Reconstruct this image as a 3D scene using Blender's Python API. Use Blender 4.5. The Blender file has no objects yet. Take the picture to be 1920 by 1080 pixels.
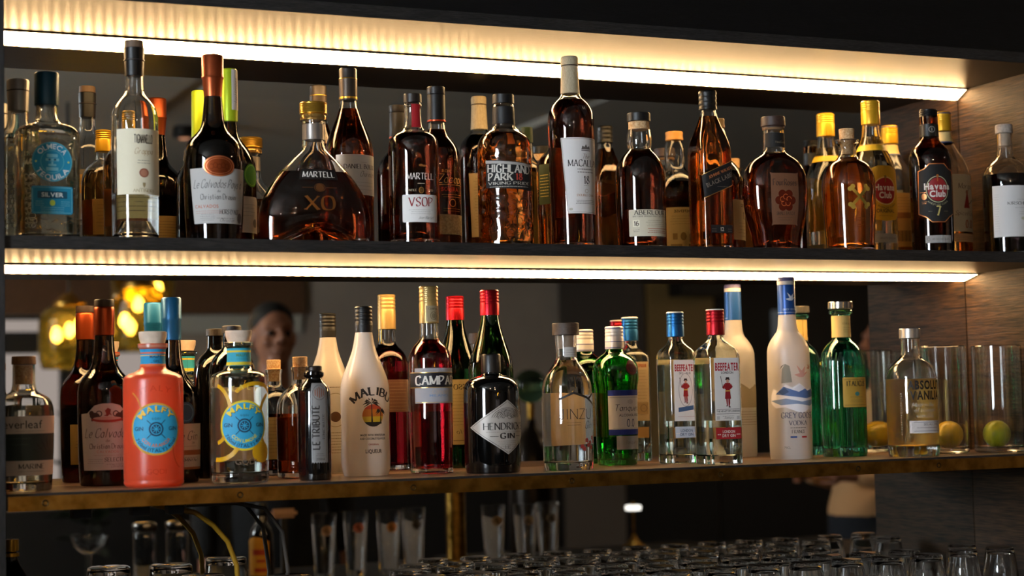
import bpy, bmesh, math, random
from mathutils import Vector, Matrix, geometry
R = math.radians
sc = bpy.context.scene
COL = sc.collection
random.seed(7)

# ------------------------------------------------------------------ camera, world, exposure
cam_d = bpy.data.cameras.new('camera'); cam = bpy.data.objects.new('camera', cam_d); COL.objects.link(cam)
F_PX, YAW, PITCH, ROLL = 3313.7, 0.4104, 0.0647, -0.0226
cam_d.sensor_width = 36.0; cam_d.lens = F_PX / 1920 * 36.0
cam_d.clip_start = .05; cam_d.clip_end = 60
fw = Vector((math.sin(YAW) * math.cos(PITCH), math.cos(YAW) * math.cos(PITCH), math.sin(PITCH)))
rt = Vector((math.cos(YAW), -math.sin(YAW), 0)); up = rt.cross(fw)
rt2 = math.cos(ROLL) * rt + math.sin(ROLL) * up; up2 = -math.sin(ROLL) * rt + math.cos(ROLL) * up
M = Matrix((rt2, up2, -fw)).transposed().to_4x4(); M.translation = Vector((0, -2.9213, .1201))
cam.matrix_world = M
cam_d.dof.use_dof = True; cam_d.dof.focus_distance = 3.05; cam_d.dof.aperture_fstop = 3.6
sc.camera = cam
sc.view_settings.view_transform = 'Standard'; sc.view_settings.look = 'None'
sc.view_settings.exposure = 0.0; sc.view_settings.gamma = 1.0; sc.view_settings.use_curve_mapping = False
cy = sc.cycles
cy.max_bounces = 22; cy.transmission_bounces = 20; cy.glossy_bounces = 8; cy.diffuse_bounces = 3
cy.transparent_max_bounces = 12; cy.sample_clamp_indirect = 8.0; cy.sample_clamp_direct = 0
cy.blur_glossy = 0.4; cy.use_denoising = True; cy.caustics_refractive = True; cy.caustics_reflective = True
w = bpy.data.worlds.new('room_air'); sc.world = w; w.use_nodes = True
w.node_tree.nodes['Background'].inputs[0].default_value = (.10, .11, .13, 1)
w.node_tree.nodes['Background'].inputs[1].default_value = .05

LED_POWER = 34.0          # shelf strips
WINDOW_POWER = 54.0       # tall window in the left wall
ADDED_LIGHT_POWER = 420.0   # unseen ceiling lights added to brighten the room
FARWIN_POWER = .60        # window in the back wall of the room

# ------------------------------------------------------------------ materials
def lin(h):
    h = h.lstrip('#'); o = []
    for i in (0, 2, 4):
        c = int(h[i:i + 2], 16) / 255
        o.append(c / 12.92 if c <= .04045 else ((c + .055) / 1.055) ** 2.4)
    return (*o, 1)
_mc = {}
def mat(name, color='#808080', rough=.5, metal=0., trans=0., ior=1.45, coat=0., emit=0., sss=0., spec=.5, alpha=1.):
    key = (name, color, rough, metal, trans, ior, coat, emit, sss, spec)
    if key in _mc: return _mc[key]
    m = bpy.data.materials.new(name); m.use_nodes = True; b = m.node_tree.nodes['Principled BSDF']
    c = lin(color) if isinstance(color, str) else (*color, 1)
    b.inputs['Base Color'].default_value = c; b.inputs['Roughness'].default_value = rough
    b.inputs['Metallic'].default_value = metal; b.inputs['Transmission Weight'].default_value = trans
    b.inputs['IOR'].default_value = ior; b.inputs['Coat Weight'].default_value = coat
    b.inputs['Specular IOR Level'].default_value = spec
    if emit: b.inputs['Emission Color'].default_value = c; b.inputs['Emission Strength'].default_value = emit
    if sss:
        b.inputs['Subsurface Weight'].default_value = 1; b.inputs['Subsurface Radius'].default_value = (sss, sss * .8, sss * .6)
        b.inputs['Subsurface Scale'].default_value = 1
    _mc[key] = m; return m
def glass(color=(1, 1, 1), rough=0., ior=1.5, bump=None):
    key = ('glass', tuple(color), rough, ior, bump)
    if key in _mc: return _mc[key]
    m = mat('glass_%d' % len(_mc), tuple(color), rough, trans=1., ior=ior)
    if bump:
        nt = m.node_tree; tc = nt.nodes.new('ShaderNodeTexCoord'); v = nt.nodes.new(bump[0]); v.inputs['Scale'].default_value = bump[1]
        if bump[0] == 'ShaderNodeTexWave': v.inputs['Distortion'].default_value = bump[3]; v.wave_type = 'RINGS'
        bp = nt.nodes.new('ShaderNodeBump'); bp.inputs['Strength'].default_value = bump[2]; bp.inputs['Distance'].default_value = .004
        nt.links.new(tc.outputs['Object'], v.inputs['Vector'])
        out = v.outputs.get('Distance') or v.outputs.get('Fac') or v.outputs[0]
        nt.links.new(out, bp.inputs['Height'])
        nt.links.new(bp.outputs['Normal'], nt.nodes['Principled BSDF'].inputs['Normal'])
    _mc[key] = m; return m
def translucent(name, color, tcolor=None, mix=.5, rough=.3):
    """frosted or milky bottle wall: diffuse plus light passing through, under a soft gloss"""
    key = (name, color, mix, rough)
    if key in _mc: return _mc[key]
    m = bpy.data.materials.new(name); m.use_nodes = True; nt = m.node_tree; nt.nodes.clear()
    o = nt.nodes.new('ShaderNodeOutputMaterial'); d = nt.nodes.new('ShaderNodeBsdfDiffuse'); t = nt.nodes.new('ShaderNodeBsdfTranslucent')
    d.inputs[0].default_value = lin(color); t.inputs[0].default_value = lin(tcolor or color)
    x = nt.nodes.new('ShaderNodeMixShader'); x.inputs[0].default_value = mix
    g = nt.nodes.new('ShaderNodeBsdfGlossy'); g.inputs['Roughness'].default_value = rough; g.inputs[0].default_value = (1, 1, 1, 1)
    f = nt.nodes.new('ShaderNodeFresnel'); f.inputs[0].default_value = 1.45; y = nt.nodes.new('ShaderNodeMixShader')
    L = nt.links.new
    L(d.outputs[0], x.inputs[1]); L(t.outputs[0], x.inputs[2]); L(f.outputs[0], y.inputs[0]); L(x.outputs[0], y.inputs[1]); L(g.outputs[0], y.inputs[2])
    L(y.outputs[0], o.inputs[0]); _mc[key] = m; return m
def ink(h, rough=.55): return mat('ink_' + h.lstrip('#'), h, rough)
def foil(h, rough=.3): return mat('foil_' + h.lstrip('#'), h, rough, metal=.85)
def paper(h): return mat('paper_' + h.lstrip('#'), h, .7)
def wood(name, c0, c1, axis='X', scale=1., rough=.42, bump=.25, spec=.5, tint=None):
    m = bpy.data.materials.new(name); m.use_nodes = True; nt = m.node_tree; b = nt.nodes['Principled BSDF']; L = nt.links.new
    tc = nt.nodes.new('ShaderNodeTexCoord'); mp = nt.nodes.new('ShaderNodeMapping')
    st = {'X': (3.2, 38, 38), 'Y': (38, 1.7, 38), 'Z': (38, 38, 3.2)}[axis]
    mp.inputs['Scale'].default_value = [s * scale for s in st]
    n = nt.nodes.new('ShaderNodeTexNoise'); n.inputs['Scale'].default_value = 3.4; n.inputs['Detail'].default_value = 12; n.inputs['Roughness'].default_value = .74; n.inputs['Distortion'].default_value = .9
    n2 = nt.nodes.new('ShaderNodeTexNoise'); n2.inputs['Scale'].default_value = 17; n2.inputs['Detail'].default_value = 6
    mx = nt.nodes.new('ShaderNodeMath'); mx.operation = 'MULTIPLY'
    r = nt.nodes.new('ShaderNodeValToRGB'); r.color_ramp.elements[0].position = .17; r.color_ramp.elements[1].position = .36
    r.color_ramp.elements[0].color = lin(c0); r.color_ramp.elements[1].color = lin(c1)
    bp = nt.nodes.new('ShaderNodeBump'); bp.inputs['Strength'].default_value = bump; bp.inputs['Distance'].default_value = .002
    L(tc.outputs['Object'], mp.inputs[0]); L(mp.outputs[0], n.inputs['Vector']); L(mp.outputs[0], n2.inputs['Vector'])
    L(n.outputs[0], mx.inputs[0]); L(n2.outputs[0], mx.inputs[1]); L(mx.outputs[0], r.inputs[0]); L(r.outputs[0], b.inputs['Base Color'])
    L(mx.outputs[0], bp.inputs['Height']); L(bp.outputs[0], b.inputs['Normal'])
    b.inputs['Roughness'].default_value = rough; b.inputs['Specular IOR Level'].default_value = spec
    return m
def speckle(name, c0, c1, scale, rough, bump=.2, metal=0.):
    m = bpy.data.materials.new(name); m.use_nodes = True; nt = m.node_tree; b = nt.nodes['Principled BSDF']; L = nt.links.new
    tc = nt.nodes.new('ShaderNodeTexCoord'); n = nt.nodes.new('ShaderNodeTexNoise'); n.inputs['Scale'].default_value = scale; n.inputs['Detail'].default_value = 6
    r = nt.nodes.new('ShaderNodeValToRGB'); r.color_ramp.elements[0].position = .35; r.color_ramp.elements[1].position = .65
    r.color_ramp.elements[0].color = lin(c0); r.color_ramp.elements[1].color = lin(c1)
    bp = nt.nodes.new('ShaderNodeBump'); bp.inputs['Strength'].default_value = bump; bp.inputs['Distance'].default_value = .002
    L(tc.outputs['Object'], n.inputs['Vector']); L(n.outputs[0], r.inputs[0]); L(r.outputs[0], b.inputs['Base Color'])
    L(n.outputs[0], bp.inputs['Height']); L(bp.outputs[0], b.inputs['Normal']); b.inputs['Roughness'].default_value = rough; b.inputs['Metallic'].default_value = metal
    return m
def emission(name, color, power):
    m = bpy.data.materials.new(name); m.use_nodes = True; nt = m.node_tree; nt.nodes.clear()
    o = nt.nodes.new('ShaderNodeOutputMaterial'); e = nt.nodes.new('ShaderNodeEmission')
    e.inputs[0].default_value = (*color, 1); e.inputs[1].default_value = power; nt.links.new(e.outputs[0], o.inputs[0]); return m

CORK = speckle('cork', '#b98a57', '#d9b98c', 320, .8)
PALECORK = speckle('pale_cork', '#c9b29c', '#d8c4b0', 90, .75, .08)
DARKWOOD_CAP = wood('cap_wood', '#3a2a20', '#5d4636', 'X', 3, .5)
BRASS = speckle('aged_brass', '#7a5a22', '#a8803c', 40, .34, .05, 1.)

# ------------------------------------------------------------------ mesh helpers
def obj(name, bm, m, parent=None, smooth=38, loc=None):
    me = bpy.data.meshes.new(name)
    bmesh.ops.recalc_face_normals(bm, faces=bm.faces[:]) if smooth != 'flatkeep' else None
    bm.to_mesh(me); bm.free()
    for mm in (m if isinstance(m, (list, tuple)) else [m]): me.materials.append(mm)
    o = bpy.data.objects.new(name, me); COL.objects.link(o)
    if smooth and smooth != 'flatkeep':
        me.shade_smooth()
        try: me.set_sharp_from_angle(angle=R(smooth))
        except Exception: pass
    if parent: o.parent = parent
    if loc: o.location = loc
    return o
def tag(o, label=None, cat=None, group=None, kind=None):
    if label: o['label'] = label
    if cat: o['category'] = cat
    if group: o['group'] = group
    if kind: o['kind'] = kind
    return o
def empty(name, loc, rz=0, **k):
    o = bpy.data.objects.new(name, None); COL.objects.link(o); o.location = loc; o.rotation_euler = (0, 0, rz); o.empty_display_size = .02
    return tag(o, **k)
def add_box(bm, x0, x1, y0, y1, z0, z1, bev=0., mi=0):
    g = bmesh.ops.create_cube(bm, size=1)
    for v in g['verts']:
        v.co = Vector(((x0 + x1) / 2 + v.co.x * (x1 - x0), (y0 + y1) / 2 + v.co.y * (y1 - y0), (z0 + z1) / 2 + v.co.z * (z1 - z0)))
    fs = list({f for v in g['verts'] for f in v.link_faces})
    for f in fs: f.material_index = mi
    if bev: bmesh.ops.bevel(bm, geom=list({e for v in g['verts'] for e in v.link_edges}), offset=bev, segments=2, affect='EDGES')
def box(name, x0, x1, y0, y1, z0, z1, m, parent=None, bev=0.):
    bm = bmesh.new(); add_box(bm, x0, x1, y0, y1, z0, z1, bev); return obj(name, bm, m, parent)
def lathe(bm, prof, N=48, close=False):
    """prof: (r, z) pairs; r == 0 makes a pole"""
    rings = []
    for r, z in prof:
        if r <= 1e-6: rings.append([bm.verts.new((0, 0, z))])
        else: rings.append([bm.verts.new((r * math.cos(2 * math.pi * i / N), r * math.sin(2 * math.pi * i / N), z)) for i in range(N)])
    for a, b in zip(rings, rings[1:]):
        for i in range(N):
            j = (i + 1) % N
            if len(a) == 1 and len(b) == 1: continue
            if len(a) == 1: bm.faces.new((a[0], b[i], b[j]))
            elif len(b) == 1: bm.faces.new((a[i], a[j], b[0]))
            else: bm.faces.new((a[i], a[j], b[j], b[i]))
def lathe_obj(name, prof, m, parent=None, N=48, smooth=38, loc=None):
    bm = bmesh.new(); lathe(bm, prof, N); return obj(name, bm, m, parent, smooth, loc)
def tube(bm, pts, rad, N=10):
    pts = [Vector(p) for p in pts]; rings = []
    for i, p in enumerate(pts):
        d = (pts[min(i + 1, len(pts) - 1)] - pts[max(i - 1, 0)]).normalized()
        a = d.orthogonal().normalized() if not rings else (last_a - d * last_a.dot(d)).normalized()
        last_a = a; b = d.cross(a); rr = rad[i] if isinstance(rad, (list, tuple)) else rad
        rings.append([bm.verts.new(p + rr * (math.cos(2 * math.pi * k / N) * a + math.sin(2 * math.pi * k / N) * b)) for k in range(N)])
    for a, b in zip(rings, rings[1:]):
        for k in range(N): bm.faces.new((a[k], a[(k + 1) % N], b[(k + 1) % N], b[k]))
    bm.faces.new(rings[0][::-1]); bm.faces.new(rings[-1])
def chaikin(p, it=2, q=.25):
    for _ in range(it):
        o = [p[0]]
        for a, b in zip(p, p[1:]):
            o.append(tuple(a[i] * (1 - q) + b[i] * q for i in range(2))); o.append(tuple(a[i] * q + b[i] * (1 - q) for i in range(2)))
        o.append(p[-1]); p = o
    return p

# ------------------------------------------------------------------ lettering
_gl = {}
_tc = bpy.data.curves.new('glyph_source', 'FONT'); _tc.resolution_u = 3
_to = bpy.data.objects.new('glyph_source', _tc); COL.objects.link(_to)
def sans_glyph(ch, bold):
    k = (ch, bold)
    if k in _gl: return _gl[k]
    _tc.body = ch; _tc.size = 1; _tc.offset = bold
    dg = bpy.context.evaluated_depsgraph_get(); dg.update()
    e = _to.evaluated_get(dg); me = e.to_mesh()
    vs = [(v.co.x, v.co.y) for v in me.vertices]; fs = [tuple(p.vertices) for p in me.polygons]; e.to_mesh_clear()
    k0 = 1 / .729
    if not vs: _gl[k] = ([], [], .4); return _gl[k]
    x0 = min(v[0] for v in vs); x1 = max(v[0] for v in vs)
    vs = [((v[0] - x0) * k0, v[1] * k0) for v in vs]
    _gl[k] = (vs, fs, (x1 - x0) * k0 + .12); return _gl[k]
STROKES = {
'A': "8 004a 4a80 2464", 'B': "7 000a 0a3a ~3a59585635 0535 ~3555736130 3000", 'C': "7 ~786a4a190511406072", 'D': "8 000a 0a3a 3000 ~3a6986846130",
'E': "6 000a 0a6a 0545 0060", 'F': "6 000a 0a6a 0545", 'G': "8 ~786a4a190511406071 7174 5484", 'H': "8 000a 808a 0585", 'I': "2 101a",
'J': "5 4a43 ~43412001", 'K': "7 000a 7a04 2670", 'L': "6 000a 0060", 'M': "9 000a 0a41 419a 909a", 'N': "8 000a 0a80 808a",
'O': "8 o4a79857140110519", 'P': "7 000a 0a3a ~3a696734 0434", 'Q': "8 o4a79857140110519 5380", 'R': "7 000a 0a3a ~3a696734 0434 3470",
'S': "6 ~685a3a19081635546251301002", 'T': "8 404a 0a8a", 'U': "8 0a03 ~0311407183 838a", 'V': "8 0a40 8a40", 'W': "12 0a30 306a 6a90 90ca",
'X': "8 008a 0a80", 'Y': "8 0a45 8a45 4540", 'Z': "7 0a7a 7a00 0070",
'0': "6 o3a59655130110519", '1': "4 303a 3a18", '2': "6 ~08193a5967542200 0060", '5': "6 5a0a 0a05 ~05365552301002", '6': "6 ~593a18041130516355361503", '7': "6 0a6a 6a20",
'8': "6 o3a583518 o35633003", '.': "2 1011", "'": "2 1a18", '-': "4 0434",
'a': "6 o36150311305154 5650", 'b': "6 0a00 o3655635130110315", 'c': "6 ~55361503113051", 'd': "6 o36150311305154 5a50", 'e': "6 0353 ~5355361503113051",
'f': "4 ~4a3a2820 0646", 'g': "6 o36150311305154 565z ~5z4x1y", 'h': "6 0a00 ~04365450", 'i': "3 1016 1819", 'k': "5 0a00 0356 2450", 'l': "3 101a",
'm': "9 0600 ~04264440 ~44668480", 'n': "6 0600 ~04365450", 'o': "6 o3655635130110315", 'p': "6 060x o3655635130110315", 'r': "5 0600 ~043646",
'q': "6 o36150311305154 565x", 's': "5 ~453615043342301001", 't': "5 2921 ~213041 0646", 'u': "6 0602 ~02103052 5650", 'v': "6 0630 6630",
'w': "8 0620 2044 4460 6086", 'x': "6 0066 0660", 'y': "6 0630 662x", 'z': "6 0666 6600 0060"}
_V = {**{str(i): i for i in range(10)}, 'a': 10, 'b': 11, 'c': 12, 'z': -1, 'y': -2, 'x': -3}
def _catmull(p, closed):
    o = []; n = len(p)
    for i in range(n if closed else n - 1):
        if closed: a, b, c, d = p[i - 1], p[i], p[(i + 1) % n], p[(i + 2) % n]
        else: a, b, c, d = p[max(i - 1, 0)], p[i], p[i + 1], p[min(i + 2, n - 1)]
        for k in range(4):
            t = k / 4
            o.append(tuple(.5 * (2 * b[j] + (c[j] - a[j]) * t + (2 * a[j] - 5 * b[j] + 4 * c[j] - d[j]) * t * t + (3 * b[j] - a[j] - 3 * c[j] + d[j]) * t ** 3) for j in (0, 1)))
    o.append(p[0] if closed else p[-1]); return o
def stroke_glyph(ch, thick, thin, serif):
    k = (ch, thick, thin, serif)
    if k in _gl: return _gl[k]
    if ch not in STROKES:
        _gl[k] = ([], [], .38); return _gl[k]
    parts = STROKES[ch].split(); wd = int(parts[0]); vs = []; fs = []
    for s in parts[1:]:
        mode = s[0] if s[0] in '~o' else ''
        if mode: s = s[1:]
        p = [(_V[s[i]], _V[s[i + 1]]) for i in range(0, len(s) - 1, 2)]
        ends = [(p[0], p[1]), (p[-1], p[-2])] if mode == '' else []
        if mode: p = _catmull(p, mode == 'o')
        n = len(p); base = len(vs)
        for i, q in enumerate(p):
            if mode == 'o' and i in (0, n - 1): a, b = p[n - 2], p[1]
            else: a, b = p[max(i - 1, 0)], p[min(i + 1, n - 1)]
            dx, dy = b[0] - a[0], b[1] - a[1]; l = math.hypot(dx, dy) or 1; dx /= l; dy /= l
            c = abs(dx * .34 - dy * .94); wv = thin + (thick - thin) * max(0, min(1, (c - .34) / .62)); wv *= .5
            vs.append((q[0] - dy * wv, q[1] + dx * wv)); vs.append((q[0] + dy * wv, q[1] - dx * wv))
        for i in range(n - 1): fs.append((base + 2 * i, base + 2 * i + 1, base + 2 * i + 3, base + 2 * i + 2))
        if serif:
            for e, f in ends:
                if e[1] in (0, 10, 6, -3) and abs(e[1] - f[1]) > abs(e[0] - f[0]) * .5 and abs(e[1] - f[1]) > 2:
                    h = thin * .5 + .35; L = serif; yy = e[1] + (h / 2 if e[1] in (0, -3) else -h / 2); b0 = len(vs)
                    vs += [(e[0] - L, yy - h / 2), (e[0] + L, yy - h / 2), (e[0] + L, yy + h / 2), (e[0] - L, yy + h / 2)]; fs.append((b0, b0 + 1, b0 + 2, b0 + 3))
    _gl[k] = ([(a / 10 + .06, b / 10) for a, b in vs], fs, wd / 10 + .2 + (.06 if serif else 0)); return _gl[k]
FONTS = {'sans': ('b', 0.), 'bold': ('b', .018), 'black': ('b', .035), 'serif': ('s', 1.9, .7, 1.1), 'slab': ('s', 2.5, 1.4, 1.4), 'thin': ('s', .8, .5, .6),
         'script': ('s', 1.15, .6, 0), 'mono': ('s', 1.5, 1.4, 0)}
def glyph(ch, font):
    f = FONTS[font]
    return sans_glyph(ch, f[1]) if f[0] == 'b' else stroke_glyph(ch, *f[1:])
def text_polys(txt, h, font='sans', width=None, slant=0., squeeze=1., track=0.):
    x = 0; out = []
    for ch in txt:
        if ch == ' ': x += .38; continue
        vs, fs, adv = glyph(ch, font); out.append((vs, fs, x)); x += adv + track
    tot = max(x - .12, .1); kx = h * squeeze if not width else width / tot
    res = []
    for vs, fs, x0 in out: res.append(([((a + x0 - tot / 2) * kx + b * h * slant, b * h) for a, b in vs], fs, (x0 - tot / 2) * kx))
    return res, tot * kx
PROF = {
    'malinche': (0.3890, -0.115, 0.3777, [(31.6,0.0),(32.4,152.5),(31.6,165.9),(27.4,175.9),(20.0,184.3),(16.2,192.7),(15.8,210.2),(17.5,211.9),(17.5,258.9),(16.6,261.4)]),
    'olmeca': (0.4187, -0.205, 0.3777, [(45.4,0.0),(46.2,124.7),(46.2,163.8),(42.1,172.0),(32.4,176.9),(19.5,180.9),(16.2,188.3),(15.4,205.4),(18.2,207.1),(18.2,255.3),(17.4,257.8)]),
    'whiskey_gold': (0.5601, -0.100, 0.3777, [(35.9,0.0),(37.7,126.6),(35.9,143.8),(29.1,156.7),(18.8,165.3),(12.8,171.3),(12.0,183.4),(14.1,185.1),(13.7,221.3)]),
    'grappa': (0.5518, -0.205, 0.3777, [(34.8,0.0),(36.0,79.5),(36.0,191.6),(34.8,202.4),(31.4,212.4),(24.8,220.7),(17.4,229.1),(14.5,235.7),(14.1,259.1),(15.7,259.9),(15.7,303.4),(14.5,304.2),(14.1,315.1)]),
    'calvados_pays': (0.6751, -0.205, 0.3777, [(42.1,0.0),(46.3,66.0),(47.2,129.3),(46.3,143.6),(43.8,154.6),(38.7,163.1),(30.3,171.5),(21.9,180.0),(17.3,192.7),(13.9,232.5),(15.6,233.4),(16.4,261.4),(17.5,264.0),(16.8,266.5),(16.8,297.1),(16.0,299.7)]),
    'liqueur': (0.7273, -0.105, 0.3777, [(42.0,0.0),(42.9,135.6),(38.5,151.4),(31.5,164.6),(21.0,177.0),(14.0,188.4),(11.8,210.4),(13.6,212.2),(13.1,296.1),(12.3,298.8)]),
    'xo': (0.8425, -0.195, 0.3777, [(89.0,0.0),(90.3,23.7),(89.8,45.3),(87.2,62.6),(82.0,79.0),(69.1,101.5),(55.3,119.7),(37.1,139.7),(26.8,149.2),(19.9,156.2),(18.1,166.6),(17.7,202.3),(21.6,204.9),(21.6,209.2),(19.0,213.6),(22.5,215.3),(22.5,231.9),(21.6,233.6)]),
    'bouju': (0.9388, -0.085, 0.3777, [(39.9,0.0),(40.8,158.7),(40.4,177.0),(38.1,187.9),(33.6,200.7),(28.1,213.4),(21.8,229.0),(15.9,246.3),(14.5,258.2),(15.4,260.0),(15.4,296.6),(15.0,298.5),(15.0,313.1),(14.1,315.0)]),
    'vsop': (1.0102, -0.205, 0.3777, [(41.0,0.0),(41.4,91.8),(41.4,167.9),(39.7,177.7),(34.4,184.8),(25.6,190.1),(18.5,194.6),(14.5,201.7),(13.7,231.0),(15.9,234.5),(13.2,238.1),(15.0,239.9),(15.0,254.1)]),
    'zacapa': (1.0934, -0.098, 0.3777, [(38.7,0.0),(40.1,157.6),(38.7,173.4),(34.1,185.4),(27.6,194.7),(20.3,203.0),(16.1,212.3),(14.7,226.2),(16.1,228.1),(15.2,274.5),(15.7,276.4),(15.7,288.5)]),
    'highland': (1.1734, -0.205, 0.3777, [(46.0,0.0),(46.0,159.5),(45.1,176.7),(40.6,187.6),(32.4,195.8),(22.5,202.1),(18.9,208.5),(18.0,241.2),(16.7,243.9),(18.5,245.7),(18.0,261.2)]),
    'green_label': (1.3360, -0.068, 0.3777, [(38.3,0.0),(39.3,145.7),(38.3,165.0),(31.6,178.4),(21.1,189.0),(13.4,198.7),(12.0,222.8),(13.4,224.7),(12.9,253.7)]),
    'macallan': (1.2989, -0.205, 0.3777, [(36.7,0.0),(39.9,191.6),(39.9,224.8),(37.6,237.8),(32.1,247.9),(25.7,255.3),(18.4,261.8),(16.1,267.3),(16.5,269.2),(14.5,315.5),(15.0,317.4),(15.0,330.3),(14.2,333.1)]),
    'aberlour': (1.4303, -0.205, 0.3777, [(42.9,0.0),(43.8,121.8),(42.9,140.5),(38.2,154.6),(30.7,165.8),(24.2,172.4),(19.6,177.0),(21.4,183.6),(22.4,194.9),(20.0,210.8),(18.2,212.7),(18.2,224.9),(20.5,226.8),(20.5,240.9)]),
    'walker': (1.5695, -0.205, 0.3777, [(40.8,0.0),(42.2,164.0),(41.8,181.2),(38.9,192.6),(32.8,205.0),(23.7,221.3),(15.2,240.4),(13.3,251.9),(16.1,253.8),(16.1,284.4),(15.2,287.3)]),
    'dark_rum': (1.6570, -0.080, 0.3777, [(48.7,0.0),(49.7,134.0),(47.7,149.0),(42.7,163.9),(33.8,175.9),(21.9,185.9),(18.4,195.9),(20.9,211.9),(19.9,228.9),(15.9,241.9),(17.4,243.9),(16.9,260.0)]),
    'roses': (1.7039, -0.205, 0.3777, [(40.0,0.0),(45.3,33.2),(51.1,52.5),(55.5,71.8),(57.9,95.9),(58.4,118.2),(56.9,136.6),(53.1,150.2),(47.3,160.8),(39.6,168.6),(30.9,174.4),(23.2,179.2),(19.8,184.1),(18.8,218.1),(20.7,222.0),(20.3,227.8),(22.2,229.8),(21.7,246.3)]),
    'bumbu': (1.8614, -0.205, 0.3777, [(42.3,0.0),(47.7,75.2),(49.0,126.5),(47.2,142.3),(43.3,155.2),(37.4,164.1),(29.5,170.0),(20.6,174.9),(16.2,181.9),(15.2,200.7),(22.1,204.6),(21.6,209.6),(13.3,211.6),(14.3,231.4)]),
    'havana_original': (2.0050, -0.078, 0.3777, [(43.6,0.0),(44.6,162.7),(42.5,180.4),(37.9,196.1),(31.1,209.6),(23.9,225.3),(18.7,239.9),(16.1,262.8),(18.2,264.9),(18.2,308.9),(17.1,310.9)]),
    'havana_seven': (2.0499, -0.200, 0.3777, [(38.8,0.0),(39.8,170.9),(38.8,188.2),(35.3,198.3),(29.2,206.4),(21.2,213.5),(17.3,219.6),(17.1,274.5),(16.1,276.5)]),
    'morgan': (2.1673, -0.088, 0.3777, [(49.5,0.0),(50.6,160.0),(47.9,179.1),(41.1,197.1),(32.7,210.8),(23.2,226.7),(16.9,240.5),(15.3,255.4),(17.1,257.5),(17.1,292.5),(16.3,294.7)]),
    'kirsch': (2.2260, -0.200, 0.3777, [(44.3,0.0),(44.8,150.9),(42.7,163.3),(37.0,173.7),(28.8,181.9),(19.6,188.2),(16.0,193.3),(14.9,236.8),(16.5,238.9),(16.5,253.4),(15.4,255.5)]),
    'everleaf': (0.3880, -0.170, 0.0040, [(40.3,0.0),(44.0,96.5),(44.0,122.2),(40.3,135.1),(33.9,141.5),(24.2,146.3),(16.9,151.1),(16.5,189.0),(18.2,190.6),(17.8,202.7)]),
    'calvados_selection': (0.5250, -0.085, 0.0040, [(39.1,0.0),(41.6,41.8),(42.5,141.4),(41.2,156.6),(37.4,166.7),(31.4,174.4),(24.6,182.0),(19.1,193.8),(15.7,215.0),(14.9,236.2),(15.7,237.9),(16.4,264.3),(16.1,278.7),(15.3,282.2),(15.7,283.9),(15.3,294.1)]),
    'malfy_orange': (0.5797, -0.190, 0.0040, [(41.3,0.0),(45.2,3.5),(45.9,6.9),(44.9,10.2),(45.9,13.5),(45.9,124.2),(45.9,162.9),(43.8,168.6),(38.0,172.8),(25.6,176.9),(18.2,182.7),(18.2,210.7),(22.7,213.2),(22.7,218.2),(18.2,219.8),(21.1,229.7),(21.5,238.0)]),
    'gin_blue': (0.6361, -0.070, 0.0040, [(40.8,0.0),(43.4,20.7),(44.2,137.7),(39.9,149.8),(33.0,160.1),(25.2,170.5),(19.1,182.6),(15.6,201.6),(14.3,228.5),(15.2,230.2),(15.4,260.5),(16.5,263.1),(16.0,265.7),(16.0,296.1),(15.2,298.7)]),
    'black_pair': (0.7393, -0.055, 0.0040, [(38.0,0.0),(38.0,165.8),(37.5,183.4),(33.6,196.6),(26.5,206.3),(17.7,213.4),(14.6,220.4),(14.1,239.8),(16.3,241.6),(15.9,253.1)]),
    'malfy_lemon': (0.7156, -0.190, 0.0040, [(40.4,0.0),(44.7,2.5),(45.1,12.5),(43.8,15.9),(44.9,19.2),(44.9,121.3),(44.9,162.4),(43.4,168.3),(37.9,172.5),(25.3,176.7),(18.1,182.6),(17.7,212.1),(22.7,214.6),(22.7,219.6),(17.3,221.3),(20.6,230.6),(21.1,239.0)]),
    'bitters': (0.8482, -0.080, 0.0040, [(39.1,0.0),(40.0,101.6),(39.5,121.9),(34.6,134.3),(27.5,143.2),(18.7,149.4),(13.8,155.6),(13.3,175.1),(15.1,177.8),(15.1,182.2),(12.0,184.0),(12.4,199.9)]),
    'tribute': (0.8351, -0.200, 0.0040, [(23.9,0.0),(26.2,4.2),(26.2,42.3),(26.2,137.4),(24.7,145.0),(20.5,151.8),(14.1,157.8),(11.9,162.9),(14.5,165.5),(14.5,169.7),(11.9,172.3),(13.2,174.0),(13.2,179.1),(12.8,181.7)]),
    'malibu': (0.9541, -0.100, 0.0040, [(36.8,0.0),(40.4,11.9),(41.3,27.8),(40.4,54.5),(39.9,81.2),(40.6,107.9),(41.3,134.7),(40.5,150.8),(36.8,166.0),(31.4,179.4),(22.4,201.8),(17.9,217.0),(14.5,238.5),(15.2,239.4),(15.2,280.7),(14.4,282.5)]),
    'campari': (1.0687, -0.108, 0.0040, [(35.9,0.0),(37.1,78.2),(37.1,188.6),(35.5,200.3),(31.4,209.4),(25.5,216.7),(18.6,223.0),(15.9,230.3),(15.5,253.0),(16.5,253.9),(16.5,314.9),(15.7,316.7)]),
    'vermouth': (1.1918, -0.082, 0.0040, [(38.2,0.0),(39.6,167.5),(38.2,186.1),(34.0,200.9),(26.1,223.2),(17.7,251.1),(15.8,267.9),(16.9,268.8),(16.8,310.8),(15.8,312.6)]),
    'hendrick': (1.1468, -0.190, 0.0040, [(44.7,0.0),(47.4,14.4),(47.4,137.0),(44.7,148.6),(37.5,155.7),(27.7,160.2),(16.1,163.8),(16.5,167.3),(16.5,195.0),(15.6,197.7)]),
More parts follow.
